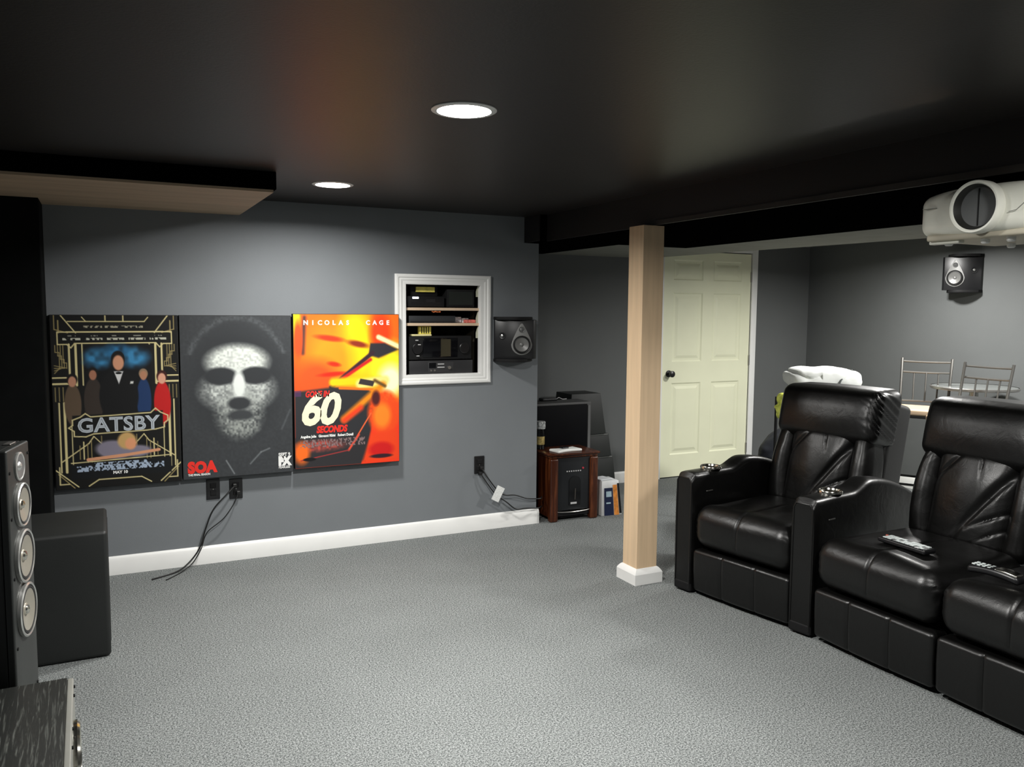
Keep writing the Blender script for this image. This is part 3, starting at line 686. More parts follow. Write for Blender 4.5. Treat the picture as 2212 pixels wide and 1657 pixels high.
# ------------------------------------------------------------------ outlets, cords
def outlet(label, x, z, w=.075, h=.12):
    t = thing('power_outlet', label, 'outlet', (x, WY, z), 0, 'black power outlets')
    MB().rbox((w, .007, h), .003, c=(0, -.0035, 0)).build('cover_plate', M_blackplastic, t)
    for s in (-1, 1):
        MB().rbox((.034, .006, .030), .005, c=(0, -.008, s*.022)).build('socket', M_blackmatte, t)
    MB().cyl((0, -.006, 0), (0, -.0085, 0), .003, 8).build('screw', M_brushed, t)
    return t
outlet('black outlet under the dark grey poster, left of the plugged one', .552, .440)
outlet('black outlet under the dark grey poster with cords plugged in', .680, .432)
outlet('black outlet on the grey wall right of the orange poster', 2.262, .452)
def cord(label, pts, r=.004, name='power_cord', group=None, plug=None):  # power cords plugged into the wall outlets
    P = [Vector(p) for p in pts]; out = []
    for i in range(len(P)-1):
        p0 = P[max(i-1, 0)]; p1 = P[i]; p2 = P[i+1]; p3 = P[min(i+2, len(P)-1)]
        for s in range(10):
            t = s/10; out.append(0.5*((2*p1)+(-p0+p2)*t+(2*p0-5*p1+4*p2-p3)*t*t+(-p0+3*p1-3*p2+p3)*t**3))
    out.append(P[-1])
    t = thing(name, label, 'cord', tuple(P[-1]), 0, group); I = T(*(-P[-1]))
    MB().tube(out, r, 8, I).build('cable', M_rubber, t)
    if plug:
        d = (P[1]-P[0]).normalized(); MB().rbox((.024, .03, .024), .006, c=tuple(P[0]-P[-1]+Vector((0, .008, 0)))).build('plug', M_rubber, t)
    return t
cord('black cord looping down from the outlet to the carpet edge', [(.670, WY-.028, .455), (.62, WY-.05, .41), (.545, WY-.055, .33), (.50, WY-.05, .22), (.47, WY-.05, .12), (.41, WY-.06, .04), (.33, WY-.12, .006), (.20, WY-.20, .006)], .0045, group=None, plug=True)
cord('thinner black cord hanging in a wider loop from the same outlet', [(.690, WY-.028, .410), (.66, WY-.045, .35), (.60, WY-.05, .27), (.52, WY-.05, .21), (.495, WY-.045, .17), (.47, WY-.055, .10), (.42, WY-.07, .03), (.35, WY-.14, .005), (.27, WY-.24, .005)], .003, plug=True)
cord('black cord running from the wall outlet towards the heater, upper one', [(2.27, WY-.028, .432), (2.31, WY-.05, .36), (2.38, WY-.06, .27), (2.44, WY-.05, .235), (2.52, WY-.04, .225), (2.62, WY-.03, .19), (2.72, WY-.03, .18), (2.76, WY+.02, .18)], .0045, plug=True)
cord('black cord with a white tag sagging from the wall outlet', [(2.262, WY-.028, .395), (2.30, WY-.05, .33), (2.36, WY-.06, .25), (2.44, WY-.06, .19), (2.52, WY-.05, .13), (2.60, WY-.04, .125), (2.70, WY-.035, .115), (2.76, WY+.02, .11)], .0045, plug=True)
o = MB().box(-.030, .030, -.0008, .0008, -.052, .052).build('warning_tag', mat('white_paper', (.75, .76, .74), .6, var=.15, vscale=90)); o.location = (2.372, WY-.072, .255); o.rotation_euler = (0, math.radians(28), 0)
tag(o, 'white paper tag tied round the cords by the outlet', 'tag')

# ------------------------------------------------------------------ subwoofer
t = thing('subwoofer', 'large black cube subwoofer on the carpet below the gold poster', 'subwoofer', (-.262, 4.06, 0))
MB().rbox((.505, .465, .548), .016, n=(4, 4, 4), c=(0, 0, .010+.2675)).build('cabinet', mat('sub_satin', (.009, .0105, .010), .55, bump=.15, bscale=500), t)
MB().rbox((.018, .40, .46), .006, c=(.245, 0, .285)).build('grille', M_blackmatte, t)
for sx in (-1, 1):
    for sy in (-1, 1): MB().cyl((sx*.21, sy*.19, 0), (sx*.21, sy*.19, .012), .022, 16).build('foot', M_rubber, t)

# ------------------------------------------------------------------ tower speaker (toed in)
t = thing('tower_speaker', 'tall black tower speaker with four silver ringed drivers at the left edge', 'speaker', (-.236, 2.70, 0), -11)
TH = 1.105
MB().box(-.33, -.012, -.100, .100, .02, TH).build('cabinet', mat('tower_side', (.007, .008, .008), .45), t, bevel=.004)
MB().rbox((.022, .2, TH-.02), .006, n=(2, 4, 6), c=(-.001, 0, .02+(TH-.02)/2)).build('baffle', mat('baffle_charcoal', (.019, .021, .020), .42, bump=.2, bscale=400), t)
MB().box(-.34, .02, -.115, .115, 0, .022).build('plinth', M_blackmatte, t, bevel=.004)
for z, r in ((1.045, .041), (.934, .063), (.784, .077), (.625, .078)):
    M = T(.0105, 0, z) @ RY_(90)
    if r < .06:
        MB().lathe([(r, 0), (r, .004), (r*.90, .006), (r*.80, .003)], 40, M, caps=False).build('ring', M_silver, t)
        MB().lathe([(r*.82, .0045), (r*.5, .002), (r*.34, .0008)], 40, M, caps=False).build('horn', M_coned, t)
        MB().lathe([(r*.34, .0008), (r*.25, .005), (.0005, .008)], 24, M, caps=False).build('tweeter', M_silver, t)
    else:
        driver(None, t, M, r, ring=M_silver)
        MB().lathe([(r*.20, .002), (r*.16, .008), (.0005, .012)], 24, M, caps=False).build('dust_cap', M_chrome, t)
for z in (TH-.035, TH-.165, TH-.335, TH-.535, TH-.735, TH-.86):
    for s in (-1, 1): MB().cyl((.008, s*.084, z-(.03 if s < 0 else 0)), (.0125, s*.084, z-(.03 if s < 0 else 0)), .0045, 10).build('screw', M_blackmatte, t)
MB().rbox((.02, .05, .004), .0015, c=(-.02, .03, TH+.002)).build('top_badge', M_brushed, t)

# ------------------------------------------------------------------ centre speaker on a low stand in front
t = thing('center_speaker', 'black ash grained speaker cabinet in the lower left corner', 'speaker', (-.284, 2.06, .22), .9)
W = .37; zt = .235
MB().box(-W/2, W/2-.014, -.50, .50, 0, zt-.0).build('cabinet', M_ash, t, bevel=.0015)
MB().rbox((.016, .996, zt-.004), .004, n=(2, 6, 4), c=(W/2-.006, 0, zt/2)).build('baffle', mat('silver_baffle', (.20, .20, .18), .4), t)
for y, r in ((.27, .098), (-.30, .098), (.0, .055)):
    M = T(W/2-.002, y-.02, .115) @ RY_(90)
    MB().lathe([(r, 0), (r, .014), (r*.95, .020), (r*.88, .012), (r*.86, 0)], 48, M, caps=False).build('ring', M_chrome, t)
    MB().lathe([(r*.86, .001), (r*.78, .012), (r*.70, .002)], 48, M, caps=False).build('surround', M_surround, t)
    MB().lathe([(r*.72, .002), (r*.3, -.003), (.0005, .004)], 40, M, caps=False).build('cone', M_silver, t)
for y in (.46, .40, .20, .10, -.1):
    for z in (.222, .03): MB().cyl((W/2, y, z), (W/2+.006, y, z), .0045, 10).build('screw', M_blackmatte, t)
t = thing('speaker_stand', 'low black stand under the grained speaker', 'stand', (-.32, 2.06, 0))
MB().box(-.17, .13, -.42, .42, .195, .219).build('top_plate', M_blackmatte, t); MB().box(-.10, .06, -.30, .30, .02, .196).build('riser', M_blackmatte, t); MB().box(-.17, .12, -.40, .40, 0, .02).build('base_plate', M_blackmatte, t)

# ------------------------------------------------------------------ projector
def projector():
    t = thing('projector', 'white home cinema projector hanging under the black beam', 'projector', (2.80, 1.765, 1.765))
    def fn(p):
        # front is -x ; taper sides / top crown
        x, y, z = p
        k = (x+.215)/.43; tpr = max(0, -x-.08)/.14
        y2 = y*(1-.05*tpr*tpr); z2 = z*(1-.22*(abs(y)/.25)**3*(1 if z > 0 else .25))
        x2 = x + .035*(abs(y)/.25)**2.2*(1 if x < 0 else 0)
        return (x2, y2, z2)
    Mw = mat('projector_white', (.78, .78, .69), .35, var=.02)
    MB().rbox((.43, .53, .158), .040, n=(6, 16, 6), k=5, fn=fn, c=(0, 0, .079)).build('body', Mw, t)
    MB().rbox((.38, .42, .022), .008, n=(4, 4, 2), c=(.0, -.0, -.004)).build('underside_plate', mat('projector_underside', (.50, .46, .36), .5), t)
    # chin lip with vent slot
    MB().box(-.165, -.140, .120, .190, -.010, -.003).build('vent_slot', M_blackmatte, t)
    MB().rbox((.030, .115, .012), .004, c=(-.155, .155, -.019)).build('chin_lip', Mw, t)
    MB().box(-.165, -.145, .202, .210, -.022, .006).build('chin_bracket', Mw, t); MB().box(-.165, -.145, .100, .112, -.022, .006).build('chin_bracket', Mw, t)
    for (x, y) in ((-.135, .16), (-.13, .03), (-.14, -.065), (.12, .1), (.12, -.1)):
        MB().lathe([(.014, 0), (.014, -.014), (.010, -.018)], 16, T(x, y, -.012)).build('foot', M_trim, t)
    M = T(-.238, .0, .082) @ RY_(-90)
    MB().lathe([(.086, -.03), (.086, .004), (.083, .010), (.0775, .010), (.074, .004)], 56, M, caps=False).build('lens_ring', mat('ring_white', (.85, .85, .76), .25), t)
    MB().lathe([(.076, .006), (.070, -.004), (.064, -.018), (.060, -.020)], 56, M, caps=False).build('lens_barrel', mat('barrel_dark', (.02, .02, .018), .4), t)
    MB().lathe([(.0655, -.019), (.0005, -.0185)], 56, M, caps=False).build('lens_shutter', mat('shutter_grey', (.11, .115, .115), .6), t)
    MB().box(-.060, .060, -.0015, .0015, -.0185, -.0165, M).build('shutter_gap', M_blackmatte, t)
    sm = mat('seam_grey', (.22, .22, .2), .6)
    MB().box(-.2080, -.19, .165, .215, .096, .0975).build('seam', sm, t)
    MB().tube([(-.2165, -.10, .058), (-.2165, -.125, .062), (-.2110, -.19, .12)], .0012, 5).build('seam', sm, t)
    # mount
    MB().box(.0, .14, -.13, .03, .158, .166).build('mount_plate', M_blackmatte, t)
    MB().cyl((.07, -.05, .162), (.07, -.05, SZ-1.765), .022, 16).build('mount_pole', M_blackmatte, t)
    return t
projector()

# ------------------------------------------------------------------ sofa
def gather(x, z, lx, freq=260, seed=0):
    return (math.sin(z*freq+noise.noise(Vector((x*12, z*11, seed)))*9))*math.exp(-abs(x)/lx)
sofa = thing('reclining_sofa', 'row of black leather reclining cinema seats with wide arms and cup holders', 'sofa', (2.86, 2.66, 0))
SINV = Matrix.Translation((-2.86, -2.66, 0))
def seat_unit(S, w, seed, hr_gather=True, lean=0.0):
    """S maps (s along row, d depth, z) to world. Unit occupies s 0..w"""
    S = SINV @ S; L = M_leather
    nz = lambda x, y, z, f=3.0: noise.noise(Vector((x*f+seed*3.1, y*f, z*f)))
    # plinth
    MB().box(.01, w-.01, .05, .80, .02, .24).build('base', M_blackmatte, sofa, S)
    # footrest panel
    def fn(p):
        x, y, z = p; X = (x+w/2)/w
        b = .010*(1-(2*X-1)**2)
        for c in (1/3, 2/3): b -= .007*math.exp(-((X-c)*w/.006)**2)
        y2 = y-(b if y < 0 else 0)+.012*max(0, -z)/.11*0.6; y2 += .0012*nz(x, y, z, 9)
        z2 = z+(.006*math.sin(X*PI) if z > 0 else 0)
        return (x, y2, z2)
    MB().rbox((w-.006, .10, .225), .022, n=(60, 3, 14), k=4, fn=fn, c=(w/2, .052, .022+.1125)).build('footrest', L, sofa, S)
    # seat cushion
    def fs(p):
        x, y, z = p; X = x/(w/2); Y = y/.31
        e = 1-abs(X)**5
        if z > 0: z += (.018*(1-X*X)*(1-.5*Y*Y)) + .012*math.exp(-((Y+.86)/.22)**2)*e
        if y < 0: y -= .018*(1-X*X)*(1-(z/.11)**2)
        z -= .006*math.exp(-((x-.0)/.007)**2)*(1 if z > 0 or y < -.2 else 0)*(1 if y < .1 else .4)
        if y < -.15: y += .006*math.exp(-((x-.0)/.006)**2)
        # gathers near the ends of the front roll
        for sgn in (-1, 1):
            dd = abs(sgn*w/2-x)
            if dd < .09 and y < -.05: q = gather(dd, z+Y*.1, .022, 190, seed+sgn)*.0055; y -= q; z += q*.6
        z += .0035*nz(x, y, z, 7)*(1 if z > 0 else 0)
        return (x, y, z)
    MB().rbox((w-.002, .62, .215), .078, n=(64, 34, 6), k=7, fn=fs, M=T(0, 0, 0), c=(w/2, .02+.28, .262+.1075)).build('seat_cushion', L, sofa, S)
    # back assembly frame: tilt about seat rear
    B = S @ T(0, .60, .40) @ RX_(-13.5-lean)
    # shell
    def fh(p):
        x, y, z = p; k = (z+.37)/.74; return (x*(1-.035*k), y+.0, z)
    MB().rbox((w-.010, .20, .70), .03, n=(4, 2, 8), fn=fh, c=(w/2, .21, .335)).build('back_shell', M_vinyl, sofa, B)
    bw = .125
    # bolsters
    for sgn in (-1, 1):
        def fb(p, sgn=sgn):
            x, y, z = p; k = z/.24
            wf = 1-.30*max(0, k)**1.5; bul = .030*(1-k*k)*(1-(x/.075)**2)
            y2 = y-(bul if y < 0 else 0)+.0025*nz(x, y, z, 12)
            q = gather(.24-z, x, .05, 170, seed+7)*.006; y2 -= q if y < 0 else 0
            return (x*wf-sgn*.018*(k*k), y2, z)
        cx = bw/2+.002 if sgn < 0 else w-bw/2-.002
        MB().rbox((bw, .17, .47), .055, n=(12, 3, 30), k=6, fn=fb, c=(cx, .055, .262)).build('back_bolster', L, sofa, B)
    # lumbar / centre
    def fc(p):
        x, y, z = p; k = z/.24; hx = (w-2*bw)/2+.02
        bul = .045*(1-(x/hx)**2)*(1-.55*k*k)
        y2 = y-(bul if y < 0 else 0)
        if y < 0:
            # diagonal creases
            for (x0, z0, x1, z1, dp, wd) in ((hx*.95, .16, -hx*.15, -.19, .020, .016), (-hx*.9, .06, -hx*.25, .20, .010, .010), (hx*.98, -.02, hx*.15, -.13, .009, .008), (hx*.2, .22, hx*.28, .10, .006, .006), (hx*.95, -.10, hx*.3, -.19, .008, .007)):
                dx, dz = x1-x0, z1-z0; t = max(0, min(1, ((x-x0)*dx+(z-z0)*dz)/(dx*dx+dz*dz))); dd = math.hypot(x-x0-t*dx, z-z0-t*dz)
                y2 += dp*math.exp(-(dd/wd)**2)*(.4+.6*math.sin(PI*min(.98, t+.1)))
            y2 += .004*nz(x, 0, z, 8)
        return (x, y2, z)
    MB().rbox((w-2*bw+.03, .17, .47), .06, n=(44, 3, 48), k=6, fn=fc, c=(w/2, .050, .262)).build('back_cushion', L, sofa, B)
    # headrest
    def fr_(p):
        x, y, z = p; X = x/(w/2); Z = z/.15
        bul = .032*(1-X**4)*(1-Z*Z)
        if y < 0: y -= bul
        if z > 0: z += .006*(1-X*X) + .23*(y-.0)*(z/.15)
        if hr_gather:
            for sgn in (-1, 1):
                dd = abs(sgn*w/2-x)
                if dd < .13: q = gather(dd, z*1.0+y*.35-dd*1.1, .030 if sgn > 0 else .012, 175, seed+3)*(.0050 if sgn > 0 else .0025); y -= q*(1 if y < .02 else .3); x += q*.5; z += q*.35
        y += .0025*nz(x, y, z, 6)
        if z < 0: z -= .020*math.cos(X*PI/2)
        return (x, y, z)
    MB().rbox((w-.004, .245, .305), .055, n=(56, 10, 26), k=7, fn=fr_, c=(w/2, .075, .582)).build('headrest', L, sofa, B)

def arm(S, w, seed, depth=.86):
    S = SINV @ S; prof = []
    n = 40
    for i in range(n+1):
        d = depth*i/n
        if d < .31: z = .648
        elif d < .46: t = (d-.31)/.15; z = .648+.045*(t*t*(3-2*t))
        else: t = (d-.46)/(depth-.46); z = .693-.11*t**1.8
        prof.append((d, z))
    # cross-section sweep along d, rounded top
    K = 12; vs = []; fs = []
    fr0 = [(0.012, -1), (0, 0)]
    secs = []
    for i, (d, z) in enumerate(prof):
        shrink = 0.0
        if d < .035: a = d/.035; zt = z-.030*(1-math.sqrt(1-(1-a)**2)); wt = w-.010*(1-math.sqrt(1-(1-a)**2))
        else: zt, wt = z, w
        r = .030; ring = [(-wt/2, .015)]
        for q in (.1, .2, .3, .4, .5): ring.append((-wt/2-(.003*math.sin(q*4)), q))
        for j in range(7): an = PI-PI/2*j/6; ring.append((-wt/2+r+r*math.cos(an), zt-r+r*math.sin(an)))
        for j in range(3): ring.append((-wt/2+r+(wt-2*r)*(j+1)/4, zt+.003*math.sin(PI*(j+1)/4)))
        for j in range(7): an = PI/2-PI/2*j/6; ring.append((wt/2-r+r*math.cos(an), zt-r+r*math.sin(an)))
        for q in (.5, .4, .3, .2, .1): ring.append((wt/2+(.003*math.sin(q*4)), q))
        ring.append((wt/2, .015))
        secs.append([(x+w/2, d, zz) for x, zz in ring])
    m = len(secs[0])
    for s_ in secs: vs += s_
    for i in range(len(secs)-1):
        for j in range(m-1): fs.append((i*m+j, i*m+j+1, (i+1)*m+j+1, (i+1)*m+j))
        fs.append((i*m+m-1, i*m, (i+1)*m, (i+1)*m+m-1))
    fs.append(tuple(range(m))); fs.append(tuple((len(secs)-1)*m+j for j in range(m)))
    a = MB().add(vs, fs).build('armrest', M_leather, sofa, S)
    # front seam piping
    MB().tube([(0.010, -.001, .03), (0.010, -.001, .60), (.022, .0, .622), (w-.022, .0, .622), (w-.010, -.001, .60), (w-.010, -.001, .03)], .0035, 6).build('piping', M_leather, sofa, S)
    MB().rbox((w*.96, .03, .05), .01, c=(w/2, .012, .035)).build('arm_foot', M_blackmatte, sofa, S)
    # cup holder
    C = T(w/2, .205, .6505)
    cu = MB().lathe([(.057, .0), (.057, .008), (.054, .013), (.050, .011), (.046, .001)], 40, C, caps=False).build('cup_holder', M_chrome, sofa, S)
    MB().lathe([(.0465, .003), (.045, .0012), (.020, .0006), (.0005, .0008)], 40, C, caps=False).build('cup_well', mat('cup_steel', (.35, .33, .27), .22, metal=1.0), cu)
    # recline lever on the seat side
    h_ = MB().rbox((.004, .05, .006), .002, c=(w+.003, .13, .545)).build('recline_lever', M_brushed, sofa, S)
    return a
def SM(org, r):
    r = Vector((*r, 0)).normalized(); n = Vector((-r.y, r.x, 0)); M = Matrix((r, n, Vector((0, 0, 1)))).transposed().to_4x4(); M.translation = Vector((*org, 0)); return M
SA = SM((2.738, 3.503), (.159, -.987)); SB = SM((2.862, 2.655), (.007, -1))
arm(SA, .118, 1); seat_unit(SA @ T(.119, 0, 0), .606, 1); arm(SA @ T(.726, 0, 0), .122, 2)
seat_unit(SB @ T(.0, 0, 0), .61, 2); seat_unit(SB @ T(.612, 0, 0), .61, 3); arm(SB @ T(1.224, 0, 0), .122, 3)

# remotes on the seats
t = thing('remote_control', 'black remote with rows of pale grey buttons lying flat on the seat', 'remote', (3.060, 2.335, .498), -93)
MB().rbox((.245, .072, .022), .009, n=(4, 3, 2), c=(0, 0, .011)).build('body', M_blackplastic, t)
M_btn = mat('grey_buttons', (.55, .60, .59), .5)
b0 = None
for i in range(9):
    for j in range(3):
        if (i*7+j*3) % 5 == 4: continue
        if b0 is None: b0 = MB().rbox((.0205, .0168, .004), .0015).build('button', M_btn, t); b = b0
        else: b = b0.copy(); COL.objects.link(b)
        b.location = (-.088+i*.0230, (j-1)*.0195, .0238)
MB().cyl((-.108, .01, .020), (-.108, .01, .026), .006, 12).build('power_button', mat('red_button', (.5, .12, .08), .4), t)
t = thing('remote_control', 'rounded remote with a glossy silver end on the nearer seat', 'remote', (3.00, 1.90, .498), -88)
MB().rbox((.20, .062, .030), .014, n=(8, 4, 2), k=4, fn=lambda p: (p.x, p.y*(1-.15*(p.x/.1)**2), p.z+.012*(1-(p.x/.1)**2)), c=(0, 0, .017)).build('body', M_blackplastic, t)
MB().rbox((.085, .050, .012), .006, n=(4, 3, 2), k=3, fn=lambda p: (p.x, p.y*(1-3*max(0, p.x)), p.z-.16*max(0, p.x)), c=(.050, 0, .041)).build('silver_end', M_chrome, t)
b0 = None
for i in range(4):
    for j in range(3):
        if b0 is None: b0 = MB().rbox((.013, .011, .005), .002).build('button', M_btn, t); b = b0
        else: b = b0.copy(); COL.objects.link(b)
        b.location = (-.075+i*.020, (j-1)*.016, .0415)

# ------------------------------------------------------------------ bar stools and table
def stool(label, loc, rz):
    t = thing('bar_stool', label, 'stool', loc, rz, 'bar stools by the right wall')
    # local: front towards -y, back at +y. back plane x -0.165..0.165
    Mt = mat('stool_steel', (.16, .155, .145), .35, metal=.8); hs = .755
    MB().rbox((.36, .36, .045), .016, n=(4, 4, 2), c=(0, -.20, hs+.0225)).build('seat_cushion', mat('tan_seat', (.45, .33, .22), .5), t)
    MB().rbox((.34, .34, .022), .006, c=(0, -.20, hs-.010)).build('seat_frame', M_blackplastic, t)
    MB().tube([(0.15, -.05, hs-.02), (.165, -.035, hs+.1), (.172, .03, hs+.40)], .010, 8).build('back_post', Mt, t)
    MB().tube([(-.15, -.05, hs-.02), (-.165, -.035, hs+.1), (-.172, .03, hs+.40)], .010, 8).build('back_post', Mt, t)
    def rail(z, n=9): return [(-.172+.344*i/n, .03-(.38-z+.0)*.16+.018*math.sin(PI*i/n), hs+z+0) for i in range(n+1)]
    for z in (.375, .295): MB().tube([(x*(1-.08*(.375-z)/.3), y, zz-.004*math.sin(PI*(x+.172)/.344)) for x, y, zz in rail(z)], .008, 8).build('back_rail', Mt, t)
    MB().tube([(x*.95, y, zz) for x, y, zz in rail(.075)], .008, 8).build('back_rail', Mt, t)
    for x in (-.085, 0, .085): MB().tube([(x*.95, -.005, hs+.075), (x, .031, hs+.290)], .006, 8).build('spindle', Mt, t)
    for sx in (-1, 1):
        for (y0, y1) in ((-.05, .02), (-.34, -.38)): MB().tube([(sx*.15, y0, hs-.02), (sx*.19, y1, 0.0)], .014, 8).build('leg', mat('bronze_leg', (.06, .045, .038), .4, metal=.6), t)
    for z, y in ((.24, -.36), (.24, 0)): MB().cyl((-.18, y, z), (.18, y, z), .009, 8).build('footrail', M_blackplastic, t)
    for sx in (-1, 1): MB().cyl((sx*.177, -.36, .19), (sx*.177, 0, .19), .009, 8).build('footrail', M_blackplastic, t)
    return t
# back plane direction, front faces the sofa
stool('metal bar stool with tan seat seen in the gap between the seats', (5.61, 4.185, 0), -61)
stool('metal bar stool nearer the right edge, seat hidden by the sofa', (5.475, 3.62, 0), -88)
t = thing('bar_table', 'tall round glass-topped table behind the bar stools', 'table', (5.83, 3.94, 0))
MB().lathe([(.285, .938), (.290, .942), (.290, .952), (.285, .956)], 48).build('table_top', mat('smoked_top', (.16, .17, .165), .2), t)
MB().lathe([(.291, .936), (.297, .940), (.297, .954), (.291, .958)], 48, caps=False).build('rim', M_brushed, t)
MB().cyl((0, 0, .02), (0, 0, .938), .03, 20).build('pedestal', M_brushed, t); MB().lathe([(.20, 0), (.20, .012), (.05, .03)], 40).build('base', M_brushed, t)

# ------------------------------------------------------------------ duvet, hi-vis jacket, stand, bag
def lump(size, amp, f, seed, r=None, n=(30, 16, 12), fold=None):
    def fn(p):
        q = noise.noise(Vector((p.x*f+seed, p.y*f, p.z*f))); q2 = noise.noise(Vector((p.x*f*3+seed, p.y*f*3, p.z*f*3)))
        d = p.normalized() if p.length > 0 else p
        p2 = p + d*(q*amp+q2*amp*.35)
        p2.z *= (1-.35*(abs(p.x)/(size[0]/2))**2.5)
        if fold: p2 = fold(p2)
        return p2
    return MB().rbox(size, r or min(size)*.46, n=n, k=6, fn=fn)
t = thing('duvet', 'white bundled duvet heaped behind the farther recliner', 'bedding', (4.53, 4.22, .946), -27)
def fld(p):
    for (x0, y0, z0, w) in ((.13, -.1, .05, .012), ):
        d = abs((p.x-.10)-(p.z)*1.2); p = p*(1-.06*math.exp(-(d/.014)**2))
    d = abs(p.z+.01+p.x*.25+.02*math.sin(p.x*30)); 
    if p.x < -.05: p = p*(1-.10*math.exp(-(d/.014)**2))
    return p
lump((.50, .30, .165), .022, 5, 3, fold=fld, n=(60, 20, 20)).build('bundle', mat('white_cotton', (.78, .80, .78), .8, var=.04), t, T(.02, 0, .088))
MB().tube([(.075, -.160, .04), (.095, -.158, .09), (.14, -.13, .13), (.20, -.08, .152)], .006, 6).build('dark_strap', mat('grey_strap', (.10, .11, .11), .7), t)
t = thing('clothes_stand', 'dark metal stand behind the recliner carrying the white duvet', 'stand', (4.55, 4.22, 0), -27)
for sx in (-1, 1):
    MB().tube([(sx*.20, 0, .03), (sx*.20, 0, .90), (sx*.19, 0, .925)], .014, 8).build('upright', M_blackmatte, t); MB().cyl((sx*.20, -.2, .014), (sx*.20, .2, .014), .014, 8).build('foot_bar', M_blackmatte, t)
MB().rbox((.42, .24, .02), .006, c=(0, 0, .932)).build('top_shelf', M_blackmatte, t)
t = thing('safety_vest', 'crumpled bright yellow-green garment hanging behind the farther recliner', 'garment', (3.985, 4.02, .76), -27)
lump((.13, .09, .17), .030, 16, 9, n=(22, 12, 26)).build('folded_cloth', mat('hi_vis', (.66, .78, .12), .6, var=.45, vscale=25), t, T(.03, 0, .125))
t2_ = thing('garment_hook', 'thin dark pole holding the yellow-green garment', 'pole', (4.01, 4.05, 0))
MB().cyl((.06, .10, .0), (.06, .10, .93), .010, 8).build('pole', M_blackmatte, t2_); MB().cyl((.06, .10, .925), (-.0, .0, .925), .006, 8).build('hook_arm', M_blackmatte, t2_); MB().lathe([(.13, 0), (.13, .012), (.02, .02)], 24, T(.06, .10, 0)).build('base', M_blackmatte, t2_)
t = thing('duffel_bag', 'dark navy bag slumped on the floor beyond the farther recliner', 'bag', (5.12, 5.05, 0), -20)
lump((.50, .30, .52), .04, 5, 13, n=(20, 14, 20)).build('bag_body', mat('navy_cloth', (.006, .008, .014), .8), t, T(0, 0, .262))
MB().tube([(-.12, -.04, .44), (-.08, -.06, .52), (.08, -.06, .52), (.12, -.04, .44)], .012, 8).build('handle', M_blackmatte, t)

# ------------------------------------------------------------------ heater and things at the wall end
hx, hy = 2.982, 4.985
t = thing('cabinet_heater', 'cherry wood cabinet heater with black front on the carpet at the wall end', 'heater', (2.985, 4.970, 0), -2)
W = .385; HH = .485
MB().box(-W/2, W/2, -.018+.03, .30, HH-.028, HH).build('top_board', M_cherry, t, bevel=.005)
MB().box(-W/2-.012, W/2+.012, -.005, .315, HH-.008, HH+.006).build('top_lip', M_cherry, t, bevel=.004)
for sx in (-1, 1): MB().rbox((.062, .05, HH-.03), .012, n=(2, 2, 8), c=(sx*(W/2-.031), .025, (HH-.03)/2)).build('corner_post', M_cherry, t)
for sx in (-1, 1): MB().box(sx*(W/2-.012)-.006, sx*(W/2-.012)+.006, .04, .29, .03, HH-.03).build('side_panel', M_cherry, t)
MB().box(-W/2+.02, W/2-.02, .27, .285, .03, HH-.03).build('back_panel', M_blackmatte, t)
MB().box(-W/2+.055, W/2-.055, .020, .030, .075, HH-.03).build('front_grille', mat('heater_front', (.011, .012, .014), .35), t, bevel=.003)
ar = [(-.047, .11), (.047, .11), (.047, .275)]+[(.047*math.cos(PI*i/14), .275+.047*math.sin(PI*i/14)) for i in range(1, 14)]+[(-.047, .275)]
MB().prism(ar, -.0, .004, T(0.01, .020, 0) @ RX_(90)).build('arched_window', M_gloss, t)
MB().tube([(.01, .014, .15), (.012, .013, .23)], .004, 6).build('element', mat('element_grey', (.12, .11, .10), .3, metal=.6), t)
MB().rbox((.05, .003, .014), .001, c=(0, .015, .125)).build('ember_mark', mat('grey_mark', (.5, .5, .5), .5), t)
MB().tube([(-W/2+.06, .02, .068)]+[(-W/2+.06+(W-.12)*i/8, .020-.022*math.sin(PI*i/8), .066) for i in range(1, 8)]+[(W/2-.06, .02, .068)], .004, 6).build('bottom_trim', M_brushed, t)
MB().box(-W/2+.055, W/2-.055, .022, .035, .035, .062).build('kick_board', M_blackmatte, t)
for i in range(7): MB().box(-.058+.018*i, -.049+.018*i, .0175, .020, .353, .361).build('badge_mark', mat('grey_mark', (.5, .5, .5), .5), t)
MB().cyl((.075, .021, .375), (.075, .015, .375), .007, 14).build('logo_dot', mat('red_dot', (.5, .04, .06), .4), t)
# white pad
t = thing('game_controller', 'white flat gadget with dark centre lying atop the wooden heater', 'gadget', (2.955, 5.055, HH+.006), 8)
MB().rbox((.215, .10, .020), .009, n=(14, 6, 2), k=3, fn=lambda p: (p.x, p.y*(1-.25*math.cos(p.x*24)) , p.z), c=(0, 0, .010)).build('shell', mat('white_plastic', (.82, .83, .80), .4), t)
MB().rbox((.055, .045, .012), .004, c=(0, .02, .024)).build('dark_centre', M_blackplastic, t)
# small bottle
t = thing('small_bottle', 'small black bottle with checked cap and gold label at the wall corner', 'bottle', (2.835, 5.215, HH+.006))
MB().lathe([(.028, 0), (.030, .006), (.030, .12), (.026, .135), (.024, .15)], 24).build('bottle_body', M_gloss, t)
MB().lathe([(.0306, .035), (.0306, .095)], 24, caps=False).build('gold_label', mat('gold_label', (.55, .42, .16), .3, metal=.5, var=.5, vscale=60), t)
MB().lathe([(.034, .15), (.036, .155), (.036, .20), (.033, .204)], 24).build('checked_cap', mat('checked_cap', (.35, .36, .36), .4, var=.9, vscale=110), t)
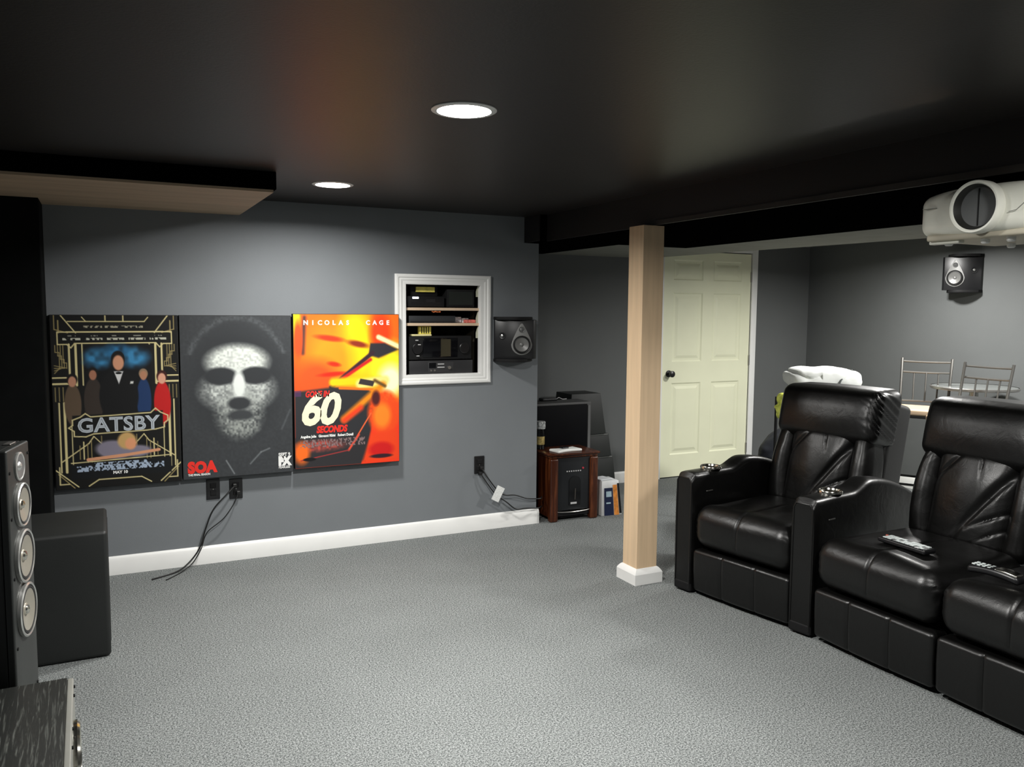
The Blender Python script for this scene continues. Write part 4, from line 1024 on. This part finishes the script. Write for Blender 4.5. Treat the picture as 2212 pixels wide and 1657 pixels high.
# black television set back
t = thing('television', 'boxy black set with grey top and side edge behind the heater', 'television', (3.02, 5.33, 0))
MB().box(-.295, .295, -.02, .19, .0, .418).build('lower_case', M_blackmatte, t, bevel=.004)
MB().box(-.30, .30, -.03, .18, .418, .812).build('case', mat('tv_top', (.045, .045, .045), .5), t, bevel=.010)
MB().box(-.28, .262, -.036, -.028, .435, .795).build('screen', mat('tv_screen', (.002, .002, .003), .6, spec=.1), t, bevel=.004)
MB().box(.268, .288, -.036, -.028, .430, .785).build('side_bezel', mat('bezel_grey', (.12, .12, .12), .5), t)
o = MB().rbox((.13, .07, .022), .008, c=(3.03, 5.46, .823)).build('wireless_adapter', M_blackplastic); tag(o, 'small flat black gadget on top of the television', 'gadget')
tag(MB().tube([(3.10, 5.46, .822), (3.13, 5.47, .832), (3.17, 5.48, .816), (3.21, 5.49, .816)], .003, 6).build('white_cable', mat('pale_cable', (.4, .4, .4), .5)), 'short pale cable on top of the television', 'cable')
# tapering stack of black cases
zz = 0; rec = [(.100, .62, .26), (.20, .55, .22), (.19, .50, .20)]
prof = [(0.0, .10, 3.735, 'lowest dark case of the leaning stack behind the carton'), (.10, .330, 3.70, 'dark case second from the bottom of the stack'), (.331, .515, 3.655, 'dark case with pale seam in the middle of the stack'), (.516, .842, 3.60, 'tall black case on top of the stack by the wall')]
for i, (z0, z1, xr, lab) in enumerate(prof):
    t = thing('speaker_case', lab, 'case', (xr-.17, 5.66, z0), 0, 'stacked black cases'); h = z1-z0-.001
    tp = .035 if i == 3 else .018
    q = MB(); a = .17; q.add([(-a, -.14, 0), (a, -.14, 0), (a, .14, 0), (-a, .14, 0), (-a+tp, -.14+tp, h), (a-tp, -.14+tp, h), (a-tp, .14, h), (-a+tp, .14, h)], [(0, 3, 2, 1), (4, 5, 6, 7), (0, 1, 5, 4), (1, 2, 6, 5), (2, 3, 7, 6), (3, 0, 4, 7)])
    q.build('case_body', mat('case_black', (.008, .010, .009), .55), t, bevel=.005)
    if i in (1, 2): MB().box(-a+tp+.02, a-tp-.01, -.14+tp-.003, -.14+tp, h-.008, h-.002).build('seam', mat('seam_pale', (.20, .21, .20), .5), t)
# printed carton
t = thing('product_carton', 'small white navy and orange carton beside the wooden heater', 'box', (3.318, 5.02, 0), -4)
q = MB(); q.add([(-.085, -.03, 0), (.085, -.03, 0), (.085, .17, 0), (-.085, .17, 0), (-.07, .0, .25), (.07, .0, .25), (.07, .15, .25), (-.07, .15, .25)], [(0, 3, 2, 1), (4, 5, 6, 7), (0, 1, 5, 4), (1, 2, 6, 5), (2, 3, 7, 6), (3, 0, 4, 7)])
q.build('carton', mat('carton_white', (.72, .73, .73), .5), t, bevel=.002)
def onface(u0, u1, z0, z1, m, nm, dy=.0):
    f = lambda u, z: (u*(.085-.015*z/.25)/.085, -.0315-dy+.03*z/.25, z)
    vs = [f(u0, z0), f(u1, z0), f(u1, z1), f(u0, z1)]; MB().add(vs+[(x, y-.001, z) for x, y, z in vs], [(0, 1, 2, 3), (4, 5, 6, 7), (0, 1, 5, 4), (1, 2, 6, 5), (2, 3, 7, 6), (3, 0, 4, 7)]).build(nm, m, t, smooth=0)
Mn = mat('navy_print', (.010, .018, .06), .5); Mo = mat('orange_print', (.80, .28, .05), .5, var=.3, vscale=40); Mb_ = mat('pale_blue_print', (.45, .60, .68), .5)
onface(-.062, .018, .0, .20, Mn, 'navy_panel'); onface(.022, .062, .0, .22, Mo, 'orange_panel'); onface(-.045, .005, .135, .175, Mb_, 'pale_logo_block', .001); onface(-.045, -.005, .085, .095, Mb_, 'pale_line', .001); onface(.066, .084, .01, .23, M_blackmatte, 'dark_side_stripe')
tag(MB().rbox((.12, .11, .008), .003, M=T(3.295, 5.10, .2565) @ RZ(12)).build('white_booklet', mat('white_paper2', (.6, .62, .64), .6)), 'white booklet lying across the top of the carton', 'booklet')
